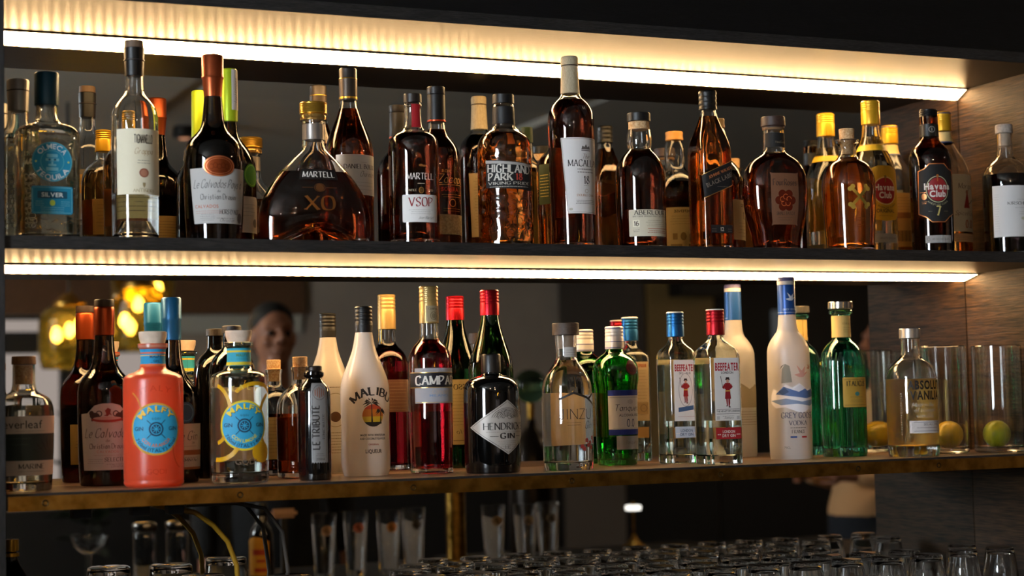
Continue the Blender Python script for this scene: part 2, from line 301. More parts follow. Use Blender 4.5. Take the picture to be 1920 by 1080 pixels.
    'jinzu': (1.2864, -0.190, 0.0040, [(41.0,0.0),(43.3,9.5),(43.3,136.3),(41.0,149.9),(36.0,161.8),(28.3,172.7),(21.0,181.8),(16.9,192.7),(18.2,218.2),(18.7,228.2),(23.1,229.1),(22.8,249.2)]),
    'tanqueray': (1.4436, -0.062, 0.0040, [(35.7,0.0),(37.7,20.4),(38.6,125.9),(39.1,139.4),(41.5,149.0),(42.0,166.3),(40.6,178.9),(34.8,189.5),(25.1,197.2),(17.4,202.0),(15.4,207.8),(17.2,208.8),(16.9,247.4),(15.9,249.3)]),
    'beefeater_blue': (1.5541, -0.090, 0.0040, [(39.4,0.0),(40.3,181.6),(38.9,197.1),(34.0,203.9),(23.3,210.7),(13.4,218.4),(12.8,228.1),(16.0,229.1),(16.0,271.9),(15.1,273.8)]),
    'beefeater_red': (1.5800, -0.190, 0.0040, [(45.0,0.0),(45.9,183.0),(43.1,197.2),(36.0,203.8),(23.7,211.4),(13.7,219.0),(13.1,226.5),(16.3,227.5),(16.3,271.1),(15.6,273.0)]),
    'goose': (1.7877, -0.098, 0.0040, [(38.0,0.0),(39.8,9.9),(39.8,196.5),(37.5,209.4),(33.0,219.4),(26.0,229.4),(18.2,239.4),(16.0,267.3),(16.6,268.3),(16.3,335.3),(15.5,338.3)]),
    'italicus': (1.9221, -0.075, 0.0040, [(40.8,0.0),(42.9,10.3),(43.4,172.6),(41.3,189.9),(35.7,203.1),(28.1,213.3),(19.4,220.4),(17.3,224.5),(17.3,268.4),(21.9,271.5),(22.4,276.6),(20.4,278.6),(23.5,280.7),(23.5,293.9)]),
    'absolut': (1.9960, -0.190, 0.0040, [(44.8,0.0),(47.3,6.8),(47.3,143.6),(44.8,156.5),(38.9,167.4),(30.9,175.4),(21.4,181.4),(17.7,187.3),(17.1,217.2),(19.6,219.2),(19.4,237.1)]),
    'vase_lemon': (2.1180, -0.120, 0.0040, [(53.5,0.0),(53.5,206.2)]),
    'vase_lime': (2.2222, -0.155, 0.0040, [(53.9,0.0),(53.9,204.8)]),
}

# ------------------------------------------------------------------ bottles
class Bottle:
    """round, oval or square bottle grown from a half-profile (radius, height) in millimetres"""
    def __init__(self, key, kind, label, cat, cap_z, rot=0., n=2., ry=None, rx=1., group=None, flute=None):
        x, y, z, p = PROF[key]
        self.root = empty(kind, (x, y, z), R(rot), label=label, cat=cat, group=group)
        self.H = p[-1][1]; self.cap_z = cap_z
        self.body_raw = [q for q in p if q[1] < cap_z - .01]; self.top_raw = [q for q in p if q[1] >= cap_z - .01]
        b = self.body_raw + [(self.body_raw[-1][0], cap_z)]
        r0 = b[0][0]
        if b[1][1] > 14: b = [(r0 - 3, 0), (r0, 1.2), (r0 + (b[1][0] - r0) * .15, 5)] + b[1:]
        self.body = chaikin(b, 2)
        self.rn = min(q[0] for q in b if q[1] > cap_z * .5); self.rm = max(q[0] for q in b)
        self.n, self.ry, self.rx, self.flute = n, ry, rx, flute
        self._arc = {}
    def rad(self, z):
        p = self.body if z <= self.cap_z else self.top_raw
        if z <= p[0][1]: return p[0][0]
        for a, b in zip(p, p[1:]):
            if a[1] <= z <= b[1]: return a[0] + (b[0] - a[0]) * ((z - a[1]) / max(b[1] - a[1], 1e-6))
        return p[-1][0]
    def axes(self, r, z=0):
        t = max(0., min(1., (r - self.rn) / max(self.rm - self.rn, 1e-3))) if z < self.cap_z else 0.
        rx = r if r <= self.rn else self.rn + (r - self.rn) * (self.rm * self.rx - self.rn) / max(self.rm - self.rn, 1e-3)
        ry = r if (not self.ry or r <= self.rn) else self.rn + (r - self.rn) * (self.ry - self.rn) / max(self.rm - self.rn, 1e-3)
        if self.ry is None: ry = rx
        return rx, ry, 2 + (self.n - 2) * t ** .6
    def polar(self, th, r, z, fl=True):
        rx, ry, n = self.axes(r, z)
        q = (abs(math.cos(th) / rx) ** n + abs(math.sin(th) / ry) ** n) ** (-1 / n)
        if fl and self.flute and self.flute[2] <= z <= self.flute[3]: q *= 1 - self.flute[1] * (.5 + .5 * math.cos(self.flute[0] * th)) ** 2
        return q
    def arc(self, z, face):
        k = (round(z), face)
        if k not in self._arc:
            r = self.rad(z); t0 = -math.pi / 2 if face == 0 else math.pi / 2; tb = [(0., 0.)]; s = 0
            pq = self.polar(t0, r, z, False); last = (pq * math.cos(t0), pq * math.sin(t0))
            for i in range(1, 121):
                a = t0 + R(i * 1.5); q = self.polar(a, r, z, False); c = (q * math.cos(a), q * math.sin(a)); s += math.hypot(c[0] - last[0], c[1] - last[1]); last = c; tb.append((s, R(i * 1.5)))
            self._arc[k] = tb
        return self._arc[k]
    def theta(self, s, z, face=0):
        tb = self.arc(z, face); a = abs(s); th = tb[-1][1]
        for (s0, t0), (s1, t1) in zip(tb, tb[1:]):
            if a <= s1: th = t0 + (t1 - t0) * (a - s0) / (s1 - s0); break
        return (-math.pi / 2 if face == 0 else math.pi / 2) + math.copysign(th, s)
    def surf(self, s, z, off, zref, face=0):
        th = self.theta(s, zref, face); q = self.polar(th, self.rad(z), z, False) + off
        return Vector((q * math.cos(th), q * math.sin(th), z)) * .001
    def ring(self, bm, r, z, dr=0., N=72, warp=None):
        out = []
        for i in range(N):
            th = 2 * math.pi * i / N; q = max(self.polar(th, r, z) + dr, .3); x, y = q * math.cos(th), q * math.sin(th)
            zz = z + warp(x, z) if warp else z
            out.append(bm.verts.new((x * .001, y * .001, zz * .001)))
        return out
    def skin(self, bm, pts, dr=0., N=72, warp=None, close_bottom=True, close_top=True):
        rings = [self.ring(bm, r, z, dr, N, warp) for r, z in pts]
        for a, b in zip(rings, rings[1:]):
            for i in range(N): bm.faces.new((a[i], a[(i + 1) % N], b[(i + 1) % N], b[i]))
        def cap(rg, z):
            c = bm.verts.new((0, 0, sum(v.co.z for v in rg) / N if not warp else (z + warp(0, z)) * .001))
            for i in range(N): bm.faces.new((rg[i], rg[(i + 1) % N], c))
        if close_bottom: cap(rings[0], pts[0][1])
        if close_top: cap(rings[-1], pts[-1][1])
        return rings
    def glass(self, m, t=3.3, floor=7., solid=False, punt=2., warp=None, name='glass_body', lip=None):
        bm = bmesh.new(); N = 72; top = self.cap_z + (0 if lip is None else 0)
        pts = [q for q in self.body]
        if not solid:
            o = self.skin(bm, pts, 0, N, warp, True, False)
            inn = [(self.rad(floor + 3), floor + 3)] + [q for q in pts if q[1] > floor + 4 and q[1] < top - .1] + [(self.rad(top), top)]
            inn = [(inn[0][0] * .55, floor + punt)] + [(inn[0][0] - 5, floor + .8)] + inn
            tt = lambda r: min(t, r * .22)
            rg = []
            for k, (r, z) in enumerate(inn): rg.append(self.ring(bm, r, z, -tt(r), N, warp))
            for a, b in zip(rg, rg[1:]):
                for i in range(N): bm.faces.new((a[(i + 1) % N], a[i], b[i], b[(i + 1) % N]))
            c = bm.verts.new((0, 0, (floor + punt + 1.5 + (warp(0, floor + punt) if warp else 0)) * .001))
            for i in range(N): bm.faces.new((rg[0][(i + 1) % N], rg[0][i], c))
            for i in range(N): bm.faces.new((o[-1][i], o[-1][(i + 1) % N], rg[-1][(i + 1) % N], rg[-1][i]))
        else: self.skin(bm, pts, 0, N, warp)
        g = obj(name, bm, m, self.root, 50); self.t, self.floor, self.warp = t, floor, warp
        return g
    def liquid(self, m, level):
        bm = bmesh.new(); f = self.floor + 1.2
        pts = [(self.rad(f + 2) - 4, f - .6), (self.rad(f + 2), f + 2)] + [q for q in self.body if f + 3 < q[1] < level - .5] + [(self.rad(level), level)]
        self.skin(bm, pts, -self.t * .7, 64, self.warp)
        return obj('liquid', bm, m, self.root, 50)
    def band(self, name, z0, z1, m, off=.3, ribs=None, parent=None, top=False, bev=.7, shape=None):
        """collar, foil or cap following the profile between two heights"""
        zs = sorted({z0, z1, *[q[1] for q in (self.body if z1 <= self.cap_z + .1 else self.body_raw + self.top_raw) if z0 + .4 < q[1] < z1 - .4]})
        pts = []
        for z in zs: pts.append((self._full(z) + off, z))
        if shape: pts = shape
        if ribs:
            a, b, k, d = ribs; keep = [q for q in pts if not a < q[1] < b]
            for i in range(k * 4 + 1):
                z = a + (b - a) * i / (k * 4); keep.append((self._full(z) + off - d * (.5 - .5 * math.cos(2 * math.pi * i / 4)), z))
            pts = sorted(keep, key=lambda q: q[1])
        if bev and len(pts) > 1:
            (r1, e1), (r0, e0) = pts[-1], pts[0]
            pts = [(r0 - bev * .5, e0)] + [(r0, e0 + bev * .5)] + [q for q in pts if e0 + bev * .5 < q[1] < e1 - bev] + [(r1, e1 - bev), (r1 - bev, e1)]
        bm = bmesh.new(); pm = [(r * .001, z * .001) for r, z in pts]
        lathe(bm, [(0, pm[0][1])] + pm + [(0, pm[-1][1])] , 48)
        return obj(name, bm, m, parent or self.root, 35)
    def _full(self, z):
        p = self.body if z <= self.cap_z else [(self.top_raw[0][0], self.cap_z)] + self.top_raw
        for a, b in zip(p, p[1:]):
            if a[1] <= z <= b[1]: return a[0] + (b[0] - a[0]) * ((z - a[1]) / max(b[1] - a[1], 1e-6))
        return p[-1][0]
    def cap(self, m, name='cap', z0=None, ribs=None, off=0., bev=.8):
        return self.band(name, self.cap_z if z0 is None else z0, self.H, m, off, ribs, bev=bev)
    def plug(self, m, z0, z1, r, name='cork'):
        return lathe_obj(name, [(0, z0 * .001), (r * .00095, z0 * .001), (r * .001, z1 * .001), (0, z1 * .001)], m, self.root, 32)

class Label:
    """printed paper (or print straight on the glass) wrapped round a bottle; s, z in millimetres"""
    def __init__(self, b, face=0, zref=None, off=.35):
        self.b, self.face, self.zref, self.off = b, face, zref, off; self.base = None; self.shapes = []; self.mats = []
    def _m(self, m):
        if isinstance(m, str): m = ink(m)
        if m not in self.mats: self.mats.append(m)
        return self.mats.index(m)
    def paper(self, pts, m, name='label'):
        if isinstance(m, str): m = paper(m) if self.face == 0 else translucent('thin_paper_' + m[1:], m, m, .4, .7)
        self.base = (pts, m, name if self.face == 0 else 'back_label'); return self
    def poly(self, pts, m, layer=1): self.shapes.append((list(pts), None, self._m(m), layer)); return self
    def rect(self, s, z, w_, h, m, layer=1, a=0.):
        c, d = math.cos(a), math.sin(a)
        return self.poly([(s + x * c - y * d, z + x * d + y * c) for x, y in ((-w_ / 2, -h / 2), (w_ / 2, -h / 2), (w_ / 2, h / 2), (-w_ / 2, h / 2))], m, layer)
    def ell(self, s, z, a, b, m, layer=1): return self.poly(ellipse(s, z, a, b), m, layer)
    def ringp(self, s, z, a, b, t, m, layer=1, a0=0., a1=360.):
        k = 44; vs = []; fs = []
        for i in range(k + 1):
            th = R(a0 + (a1 - a0) * i / k); vs += [(s + a * math.cos(th), z + b * math.sin(th)), (s + (a - t) * math.cos(th), z + (b - t) * math.sin(th))]
        for i in range(k): fs.append((2 * i, 2 * i + 1, 2 * i + 3, 2 * i + 2))
        self.shapes.append((vs, fs, self._m(m), layer)); return self
    def text(self, t, s, z, h, m, font='sans', width=None, slant=0., layer=2, a=0., squeeze=1., track=0., left=False):
        ps, tot = text_polys(t, h, font, width, slant, squeeze, track); c, d = math.cos(a), math.sin(a); i = self._m(m)
        sx = tot / 2 if left else 0
        for vs, fs, _ in ps: self.shapes.append(([(s + (x + sx) * c - y * d, z + (x + sx) * d + y * c) for x, y in vs], fs, i, layer))
        return self
    def arc(self, t, s, z, rad, h, m, font='sans', span=None, mid=90., inward=False, layer=2, squeeze=1., ky=1.):
        """text on an arc; mid = direction of its middle in degrees, inward = read along the bottom"""
        ps, tot = text_polys(t, h, font, None, 0, squeeze); i = self._m(m); k = (R(span) * rad / tot) if span else 1.
        for vs, fs, xc in ps:
            o = []
            for x, y in vs:
                cx = xc * k; lx = (x - xc) * (min(k, 1.25) if span else 1)
                if not inward: th = R(mid) - (cx + lx) / rad; rr = rad + y
                else: th = R(mid) + (cx + lx) / rad; rr = rad - y + h
                o.append((s + rr * math.cos(th), z + rr * math.sin(th) * ky))
            self.shapes.append((o, fs, i, layer))
        return self
    def lines(self, s, z, w_, n, pitch, m, h=.5, left=False, gap=.18):
        rnd = random.Random(int(s * 13 + z * 7 + n))
        for r in range(n):
            ww = w_ * rnd.uniform(.72, 1); x = -ww / 2 if not left else -w_ / 2
            end = x + ww
            while x < end:
                l = min(rnd.uniform(1.2, 4.2), end - x)
                self.rect(s + x + l / 2, z - r * pitch, l, h, m, 2); x += l + .8
        return self
    def _wrap(self, name, shapes, mats, parent, lay):
        bm = bmesh.new()
        for pts, fs, mi, layer in shapes:
            vs = [bm.verts.new((p[0], p[1], layer * lay)) for p in pts]
            if fs is None:
                if len(pts) <= 4 or convex(pts): fs = [tuple(range(len(pts)))]
                else: fs = [tuple(t) for t in geometry.tessellate_polygon([[Vector((p[0], p[1], 0)) for p in pts]])]
            for f in fs:
                try: bm.faces.new([vs[i] for i in f]).material_index = mi
                except ValueError: pass
        if not bm.verts: bm.free(); return None
        s0 = min(v.co.x for v in bm.verts); s1 = max(v.co.x for v in bm.verts); z0 = min(v.co.y for v in bm.verts); z1 = max(v.co.y for v in bm.verts)
        st = 3.2
        for k in range(int(math.floor(s0 / st)) + 1, int(math.ceil(s1 / st))):
            bmesh.ops.bisect_plane(bm, geom=bm.verts[:] + bm.edges[:] + bm.faces[:], plane_co=(k * st, 0, 0), plane_no=(1, 0, 0), dist=1e-4)
        if z1 - z0 > 7:
            for k in range(int(math.floor(z0 / 6)) + 1, int(math.ceil(z1 / 6))):
                bmesh.ops.bisect_plane(bm, geom=bm.verts[:] + bm.edges[:] + bm.faces[:], plane_co=(0, k * 6, 0), plane_no=(0, 1, 0), dist=1e-4)
        zr = self.zref if self.zref is not None else (z0 + z1) / 2
        if self.zref is None: self.zref = zr
        for f in bm.faces: f.normal_update()
        flip = [f for f in bm.faces if f.normal.z < 0]
        if flip: bmesh.ops.reverse_faces(bm, faces=flip)
        for v in bm.verts: v.co = self.b.surf(v.co.x, v.co.y, self.off + v.co.z, zr, self.face)
        return obj(name, bm, mats, parent, 'flatkeep')
    def build(self, label=None, print_name='printing'):
        par = self.b.root
        if self.base:
            pts, m, nm = self.base
            if self.zref is None: zs = [p[1] for p in pts]; self.zref = (min(zs) + max(zs)) / 2
            par = self._wrap(nm, [(pts, None, 0, 0)], [m], self.b.root, 0)
            if label: par['label'] = label
        if self.shapes:
            o = self._wrap(print_name if self.base else 'printed_design', self.shapes, self.mats, par, .14)
            if label and not self.base: o['label'] = label
            if not self.base: return o
        return par
def ellipse(s, z, a, b, n=44): return [(s + a * math.cos(2 * math.pi * i / n), z + b * math.sin(2 * math.pi * i / n)) for i in range(n)]
def rrect(s, z, w_, h, r=2., k=4):
    o = []
    for cx, cz, a0 in ((w_ / 2 - r, h / 2 - r, 0), (-w_ / 2 + r, h / 2 - r, 90), (-w_ / 2 + r, -h / 2 + r, 180), (w_ / 2 - r, -h / 2 + r, 270)):
        for i in range(k + 1): o.append((s + cx + r * math.cos(R(a0 + 90 * i / k)), z + cz + r * math.sin(R(a0 + 90 * i / k))))
    return o
def rect_pts(s0, s1, z0, z1): return [(s0, z0), (s1, z0), (s1, z1), (s0, z1)]
def convex(p):
    sg = 0; n = len(p)
    for i in range(n):
        a, b, c = p[i - 2], p[i - 1], p[i]; cr = (b[0] - a[0]) * (c[1] - b[1]) - (b[1] - a[1]) * (c[0] - b[0])
        if abs(cr) < 1e-9: continue
        if sg and (cr > 0) != (sg > 0): return False
        sg = cr
    return True

# ------------------------------------------------------------------ the bar back: panels, mirror, shelves, strip lights
XL, XR = .3427, 2.2752
WOOD_X = wood('dark_oak_along', '#120d0a', '#35261c', 'X', 1.0, .33, .35, .19)
WOOD_FRONT = wood('dark_oak_edge', '#131212', '#2e2b2a', 'X', 1.3, .5, .5, .35)
WOOD_Y = wood('dark_oak_side', '#140e0a', '#49331f', 'Y', .8, .5, .5, .2)
WOOD_Z = wood('dark_oak_upright', '#141313', '#2a2727', 'Z', 1.2, .55, .5, .35)
WOOD_TOP = wood('walnut_shelf', '#3f2f23', '#6b523f', 'X', .7, .36, .2)
DARK = mat('dark_paint', '#0c0b0b', .6)
MIRROR = mat('mirror_silver', '#d3d2cc', .0, 1.)
def struct(o): o['kind'] = 'structure'; return o
struct(box('wall_mirror', .30, 2.32, 0.0, .008, -.70, .76, MIRROR))
struct(box('wall_behind_mirror', -.2, 2.8, .012, .06, -1.35, 1.44, DARK))
struct(box('wall_panel_side', XR, XR + .035, -.34, -.0005, -.70, .7352, WOOD_Y, bev=.001))
struct(box('wall_panel_upright', XL - .042, XL, -.312, -.0005, -.70, .7556, WOOD_Z, bev=.001))
struct(box('trim_upper_cabinet', .2, 2.6, -.283, -.0005, .7562, 1.30, wood('black_oak', '#060505', '#0d0b0b', 'X', 1, .6, .3, .2)))

def shelf(name_label, y0, z0, z1, mtop, x1=XR):
    t = empty('bar_shelf', ((XL + x1) / 2, y0 / 2, z0), label=name_label, cat='shelf')
    bm = bmesh.new(); hw = (x1 - XL) / 2 - .0006
    add_box(bm, -hw, hw, y0 / 2 + .0002, -y0 / 2 - .0006, 0, z1 - z0, .0007); bm.faces.ensure_lookup_table()
    for f in bm.faces:
        if f.normal.y < -.5: f.material_index = 1
    obj('board', bm, [mtop, WOOD_FRONT], t); return t
shelf('dark oak top shelf board across the upper edge above the whole upper bottle row', -.2929, .7352, .7556, WOOD_X, 2.6)
shelf('dark oak middle shelf board holding the brown spirits bottles', -.3039, .358, .3777, WOOD_X)
low = shelf('walnut lower shelf board with a brass front edge holding the gin bottles', -.2765, -.0205, .004, WOOD_TOP)
cx, cyy, cz = low.location
bm = bmesh.new(); add_box(bm, XL + .007 - cx, XR - .001 - cx, -.2792 - cyy, -.2768 - cyy, -.0214 - cz, .0002 - cz, .0004)
edge = obj('brass_edge', bm, BRASS, low); edge['label'] = 'aged brass strip screwed along the front edge'
for sx in (.4023, .6916, .9718, 1.2491, 1.5303, 1.8103, 1.984):
    bm = bmesh.new(); lathe(bm, [(0, -.0006), (.0022, -.0006), (.0046, .0005), (.0050, .0003), (.0050, -.0008)], 24)
    o = obj('screw', bm, mat('dark_screw', '#4b3a1e', .3, .9), edge); o.location = (sx - cx, -.2796 - cyy, -.0105 - cz); o.rotation_euler = (R(90), 0, 0)

def led_material(nm, power):
    """diffused strip light: bright chips every 17 mm behind a milky cover"""
    m = emission(nm, (1, .62, .28), power); nt = m.node_tree; e = nt.nodes['Emission']; L = nt.links.new
    tc = nt.nodes.new('ShaderNodeTexCoord'); s = nt.nodes.new('ShaderNodeSeparateXYZ'); a = nt.nodes.new('ShaderNodeMath'); a.operation = 'MULTIPLY'; a.inputs[1].default_value = 2 * math.pi / .0170
    b = nt.nodes.new('ShaderNodeMath'); b.operation = 'SINE'; c = nt.nodes.new('ShaderNodeMath'); c.operation = 'MULTIPLY_ADD'; c.inputs[1].default_value = power * .7; c.inputs[2].default_value = power
    L(tc.outputs['Object'], s.inputs[0]); L(s.outputs[0], a.inputs[0]); L(a.outputs[0], b.inputs[0]); L(b.outputs[0], c.inputs[0]); L(c.outputs[0], e.inputs[1])
    return m
def strip(label, zu, yf, drop, power):
    t = empty('led_strip_light', ((XL + XR) / 2, -.02, zu - .01), label=label, cat='strip light', group='warm strip lights under the shelves')
    ox, oy, oz = t.location; x0, x1 = XL + .004 - ox, XR - .0025 - ox
    bm = bmesh.new()
    P = [(-.0012, zu - .0004), (yf - .0015, zu - .0004), (yf - .0015, zu - .0022), (yf, zu - .0022), (-.0025, zu - drop + .001), (-.0025, zu - drop), (-.0012, zu - drop)]
    a = [bm.verts.new((x0, y - oy, z - oz)) for y, z in P]; b = [bm.verts.new((x1, y - oy, z - oz)) for y, z in P]
    for i in range(len(P)): bm.faces.new((a[i], a[(i + 1) % len(P)], b[(i + 1) % len(P)], b[i]))
    bm.faces.new(a); bm.faces.new(b[::-1]); obj('channel', bm, mat('channel_grey', '#6b655c', .45, .6), t)
    bm = bmesh.new(); e = .0006; q = [(yf - e * .5, zu - .0026), (-.0030, zu - drop - e * .6)]
    v = [bm.verts.new((x0 + .001, q[0][0] - oy, q[0][1] - oz)), bm.verts.new((x1 - .001, q[0][0] - oy, q[0][1] - oz)), bm.verts.new((x1 - .001, q[1][0] - oy, q[1][1] - oz)), bm.verts.new((x0 + .001, q[1][0] - oy, q[1][1] - oz))]
    bm.faces.new(v[::-1]); o = obj('diffuser', bm, led_material('led_' + str(zu), power), t, 0); o['label'] = 'glowing milky cover'
strip('warm glowing strip light under the top shelf, along the mirror', .7352, -.034, .0185, LED_POWER)
strip('warm glowing strip light under the middle shelf, above the gin bottles', .358, -.046, .0125, LED_POWER)

# ------------------------------------------------------------------ the room that the mirror shows
GREY = speckle('grey_plaster', '#94867a', '#a09283', 3, .8, .05)
FL, CE = -1.35, 1.44
struct(box('floor', -2.8, 8.2, -9.0, 0.3, FL - .05, FL, wood('floor_boards', '#2a211b', '#41342a', 'X', .5, .4)))
cm = bpy.data.materials.new('ribbed_ceiling'); cm.use_nodes = True; nt = cm.node_tree; b = nt.nodes['Principled BSDF']; b.inputs['Roughness'].default_value = .85
tc = nt.nodes.new('ShaderNodeTexCoord'); wv = nt.nodes.new('ShaderNodeTexWave'); wv.inputs['Scale'].default_value = 9; wv.bands_direction = 'Y'
rp = nt.nodes.new('ShaderNodeValToRGB'); rp.color_ramp.elements[0].color = lin('#8f877c'); rp.color_ramp.elements[1].color = lin('#b8b0a4')
nt.links.new(tc.outputs['Object'], wv.inputs['Vector']); nt.links.new(wv.outputs[0], rp.inputs[0]); nt.links.new(rp.outputs[0], b.inputs['Base Color'])
struct(box('ceiling', -2.8, 8.2, -9.0, 0.3, CE, CE + .05, mat('ceiling_paint', '#b0a89c', .9)))
for i, (x0, x1, y0, y1) in enumerate([(-.4, 1.62, -4.9, -1.2), (1.70, 3.3, -4.2, -1.2), (3.4, 5.2, -6.4, -1.2)]):
    struct(box('ceiling_panel_%d' % (i + 1), x0, x1, y0, y1, CE - .03, CE - .0005, cm))
YB = -7.5
struct(box('wall_right', 8.0, 8.1, -9, .3, FL, CE, GREY))
PANE = bpy.data.materials.new('window_glass'); PANE.use_nodes = True; nt = PANE.node_tree; nt.nodes.clear()
_o, _t, _g, _x = (nt.nodes.new(n) for n in ('ShaderNodeOutputMaterial', 'ShaderNodeBsdfTransparent', 'ShaderNodeBsdfGlossy', 'ShaderNodeMixShader'))
_g.inputs['Roughness'].default_value = .0; _x.inputs[0].default_value = .05
nt.links.new(_t.outputs[0], _x.inputs[1]); nt.links.new(_g.outputs[0], _x.inputs[2]); nt.links.new(_x.outputs[0], _o.inputs[0])
# left wall with a tall window
for nm, y0, y1, z0, z1 in (('wall_left_near', -2.35, .3, FL, CE), ('wall_left_far', -9, -3.45, FL, CE), ('wall_left_sill', -3.45, -2.35, FL, -.15), ('wall_left_head', -3.45, -2.35, 1.38, CE)):
    struct(box(nm, -2.7, -2.6, y0, y1, z0, z1, GREY))
SKY = emission('daylight_sky', (.80, .90, 1.0), WINDOW_POWER)
struct(box('sky_beyond_left_window', -3.02, -3.0, -4.2, -1.7, -.6, 1.8, SKY))
wt = struct(empty('window_1', (-2.65, -2.9, .615)))
for (y0, y1, z0, z1) in ((-.55, -.51, -.765, .765), (.51, .55, -.765, .765), (-.51, .51, -.765, -.725), (-.51, .51, .725, .765)):
    box('window_frame', -.04, .03, y0, y1, z0, z1, mat('window_paint', '#26241f', .5), wt)
box('window_pane', -.003, .003, -.51, .51, -.725, .725, PANE, wt)
# back wall
BX0, BX1 = .2, 2.30
struct(box('added_shade_wall', -.66, -.60, -3.3, -.35, FL, .06, mat('shade_wall_dark', '#191614', .6)))  # added unseen wall that blocks window light below the lower shelf
DL = emission('added_light_glow', (1, .74, .48), ADDED_LIGHT_POWER)  # glow of the unseen lights added to lift the mirrored room
for i, (dx, dy) in enumerate([(.5, -4.4), (4.6, -2.5), (.3, -5.8), (-1.2, -4.6), (7.5, -5.2)]):
    t = empty('added_ceiling_light', (dx, dy, CE - .031), label='unseen round ceiling light added to brighten the room behind the viewer', cat='added light', group='added unseen ceiling lights')
    lathe_obj('trim_ring', [(.062, 0), (.08, 0), (.08, -.006), (.062, -.004)], mat('ring_white', '#c8c4bc', .4), t, 32); lathe_obj('lens', [(0, -.003), (.061, -.002), (.061, 0), (0, 0)], DL, t, 32)
for nm, x0, x1, z0, z1 in (('wall_back_west', -2.7, BX0, FL, CE), ('wall_back_east', BX1, 8.1, FL, CE), ('wall_back_below', BX0, BX1, FL, -.42), ('wall_back_head', BX0, BX1, .68, CE)):
    struct(box(nm, x0, x1, YB - .12, YB, z0, z1, GREY))
struct(box('trim_wood_cladding', -1.0, 3.13, YB + .001, YB + .05, .685, 1.10, wood('brown_cladding', '#4a2f1c', '#6d4a2e', 'Z', .8, .5)))
struct(box('sky_beyond_back_window', -.2, 2.9, -8.62, -8.6, -.8, 1.1, emission('pale_street', (.98, .84, .80), FARWIN_POWER)))
wb = struct(empty('window_2', (1.25, YB - .05, .13)))
FR = mat('window_dark_frame', '#201d19', .5)
for (x0, x1, z0, z1) in ((-1.05, -.98, -.55, .55), (.98, 1.05, -.55, .55), (-.98, .98, .335, .46), (-.98, .98, -.55, -.50), (.43, .50, -.5, .335), (-.98, .98, .53, .55)):
    box('window_frame', x0, x1, -.04, .03, z0, z1, FR, wb)
box('window_pane', -.98, .98, -.003, .003, -.5, .53, PANE, wb)
for nm, x0, x1, z0, z1, c in (('trim_pale_band', 2.32, 3.12, .575, .683, '#a9a69c'), ('trim_dark_panel', 4.86, 5.47, -.35, 1.2, '#4d453f'), ('trim_olive_panel', 5.50, 6.0, -.35, 1.2, '#8a6f42'),
                          ('trim_black_panel', 6.02, 7.9, FL, 1.2, '#060505'), ('trim_black_base', 2.35, 4.85, FL, -.33, '#0a0909'), ('trim_black_dado', -1.0, 2.34, FL, -.43, '#0a0908'), ('trim_grey_strip', 4.86, 5.3, FL, -.36, '#5e544b'), ('trim_black_niche', 5.31, 6.0, FL, -.36, '#070707')):
    struct(box(nm, x0, x1, YB + .002, YB + .03, z0, z1, mat(nm, c, .6)))
wq = struct(empty('window_3', (6.75, YB + .04, .55)))
box('window_pane', -.30, -.16, -.005, .005, -.22, .16, emission('dim_daylight', (.85, .9, .95), .09), wq)
tag(box('wall_speaker', 5.66, 6.02, YB + .031, YB + .2, .80, .90, mat('shelf_black', '#0b0a09', .5)), 'small black box fixed high on the olive wall panel in the mirror', 'speaker box')

# pendants with amber glass shades
AMB = glass((.88, .72, .22), .12, 1.3, ('ShaderNodeTexVoronoi', 40, .6))
BULB = emission('filament_bulb', (1, .60, .18), 55.)
def pendant(x, y, z, r, h, label, bulbs):
    t = empty('pendant_lamp', (x, y, z), label=label, cat='pendant lamp', group='amber glass pendant lamps in the room')
    bm = bmesh.new(); o = [(r * .55, h / 2), (r * .92, h * .40), (r, h * .2), (r, -h * .3), (r * .9, -h / 2)]
    pr = [(a, b) for a, b in o] + [(a - .006, b) for a, b in o[::-1]]
    lathe(bm, chaikin(pr, 1) , 40); obj('glass_shade', bm, AMB, t)
    bm = bmesh.new(); lathe(bm, [(0, h / 2 + .05), (.02, h / 2 + .05), (r * .55, h / 2 + .012), (r * .55, h / 2), (0, h / 2)], 24); obj('lamp_holder', bm, BRASS, t)
    bm = bmesh.new(); tube(bm, [(0, 0, h / 2 + .05), (0, 0, CE - .001 - z)], .006, 8); obj('cord', bm, mat('cord_black', '#111111', .5), t)
    for bx, by, bz in bulbs:
        bm = bmesh.new(); lathe(bm, [(0, -.03), (.014, -.026), (.022, -.010), (.020, .008), (.011, .03), (0, .034)], 20); q = obj('bulb', bm, BULB, t); q.location = (bx, by, bz)
pendant(1.23, -4.5, .43, .125, .26, 'amber glass pendant lamp lower and leftmost in the mirror, behind the pale-framed window view', [(-.05, 0, .01), (.035, .03, .045), (.01, -.05, .03), (.075, .01, .04)])
pendant(1.50, -4.4, .50, .125, .26, 'amber glass pendant lamp hanging right above the copper-necked bottles in the mirror', [(-.005, .0, .06), (-.07, .05, -.01), (.05, .02, .02), (-.03, -.05, -.03)])
pendant(1.62, -4.9, .72, .14, .24, 'amber glass pendant lamp hanging highest of the mirrored three', [(.0, 0, -.05), (-.06, .0, -.08), (.06, .02, -.06)])
t = empty('spotlight', (1.835, -5.0, CE - .03), label='small dark spotlight under the ceiling, mirrored beside the lime green capsule', cat='spotlight')
lathe_obj('lamp_can', [(0, 0), (.05, 0), (.055, -.05), (.03, -.055), (0, -.05)], mat('spot_black', '#16120f', .4), t)
lathe_obj('lens', [(0, -.052), (.026, -.056), (0, -.057)], emission('spot_lens', (1, .45, .25), 1.2), t)

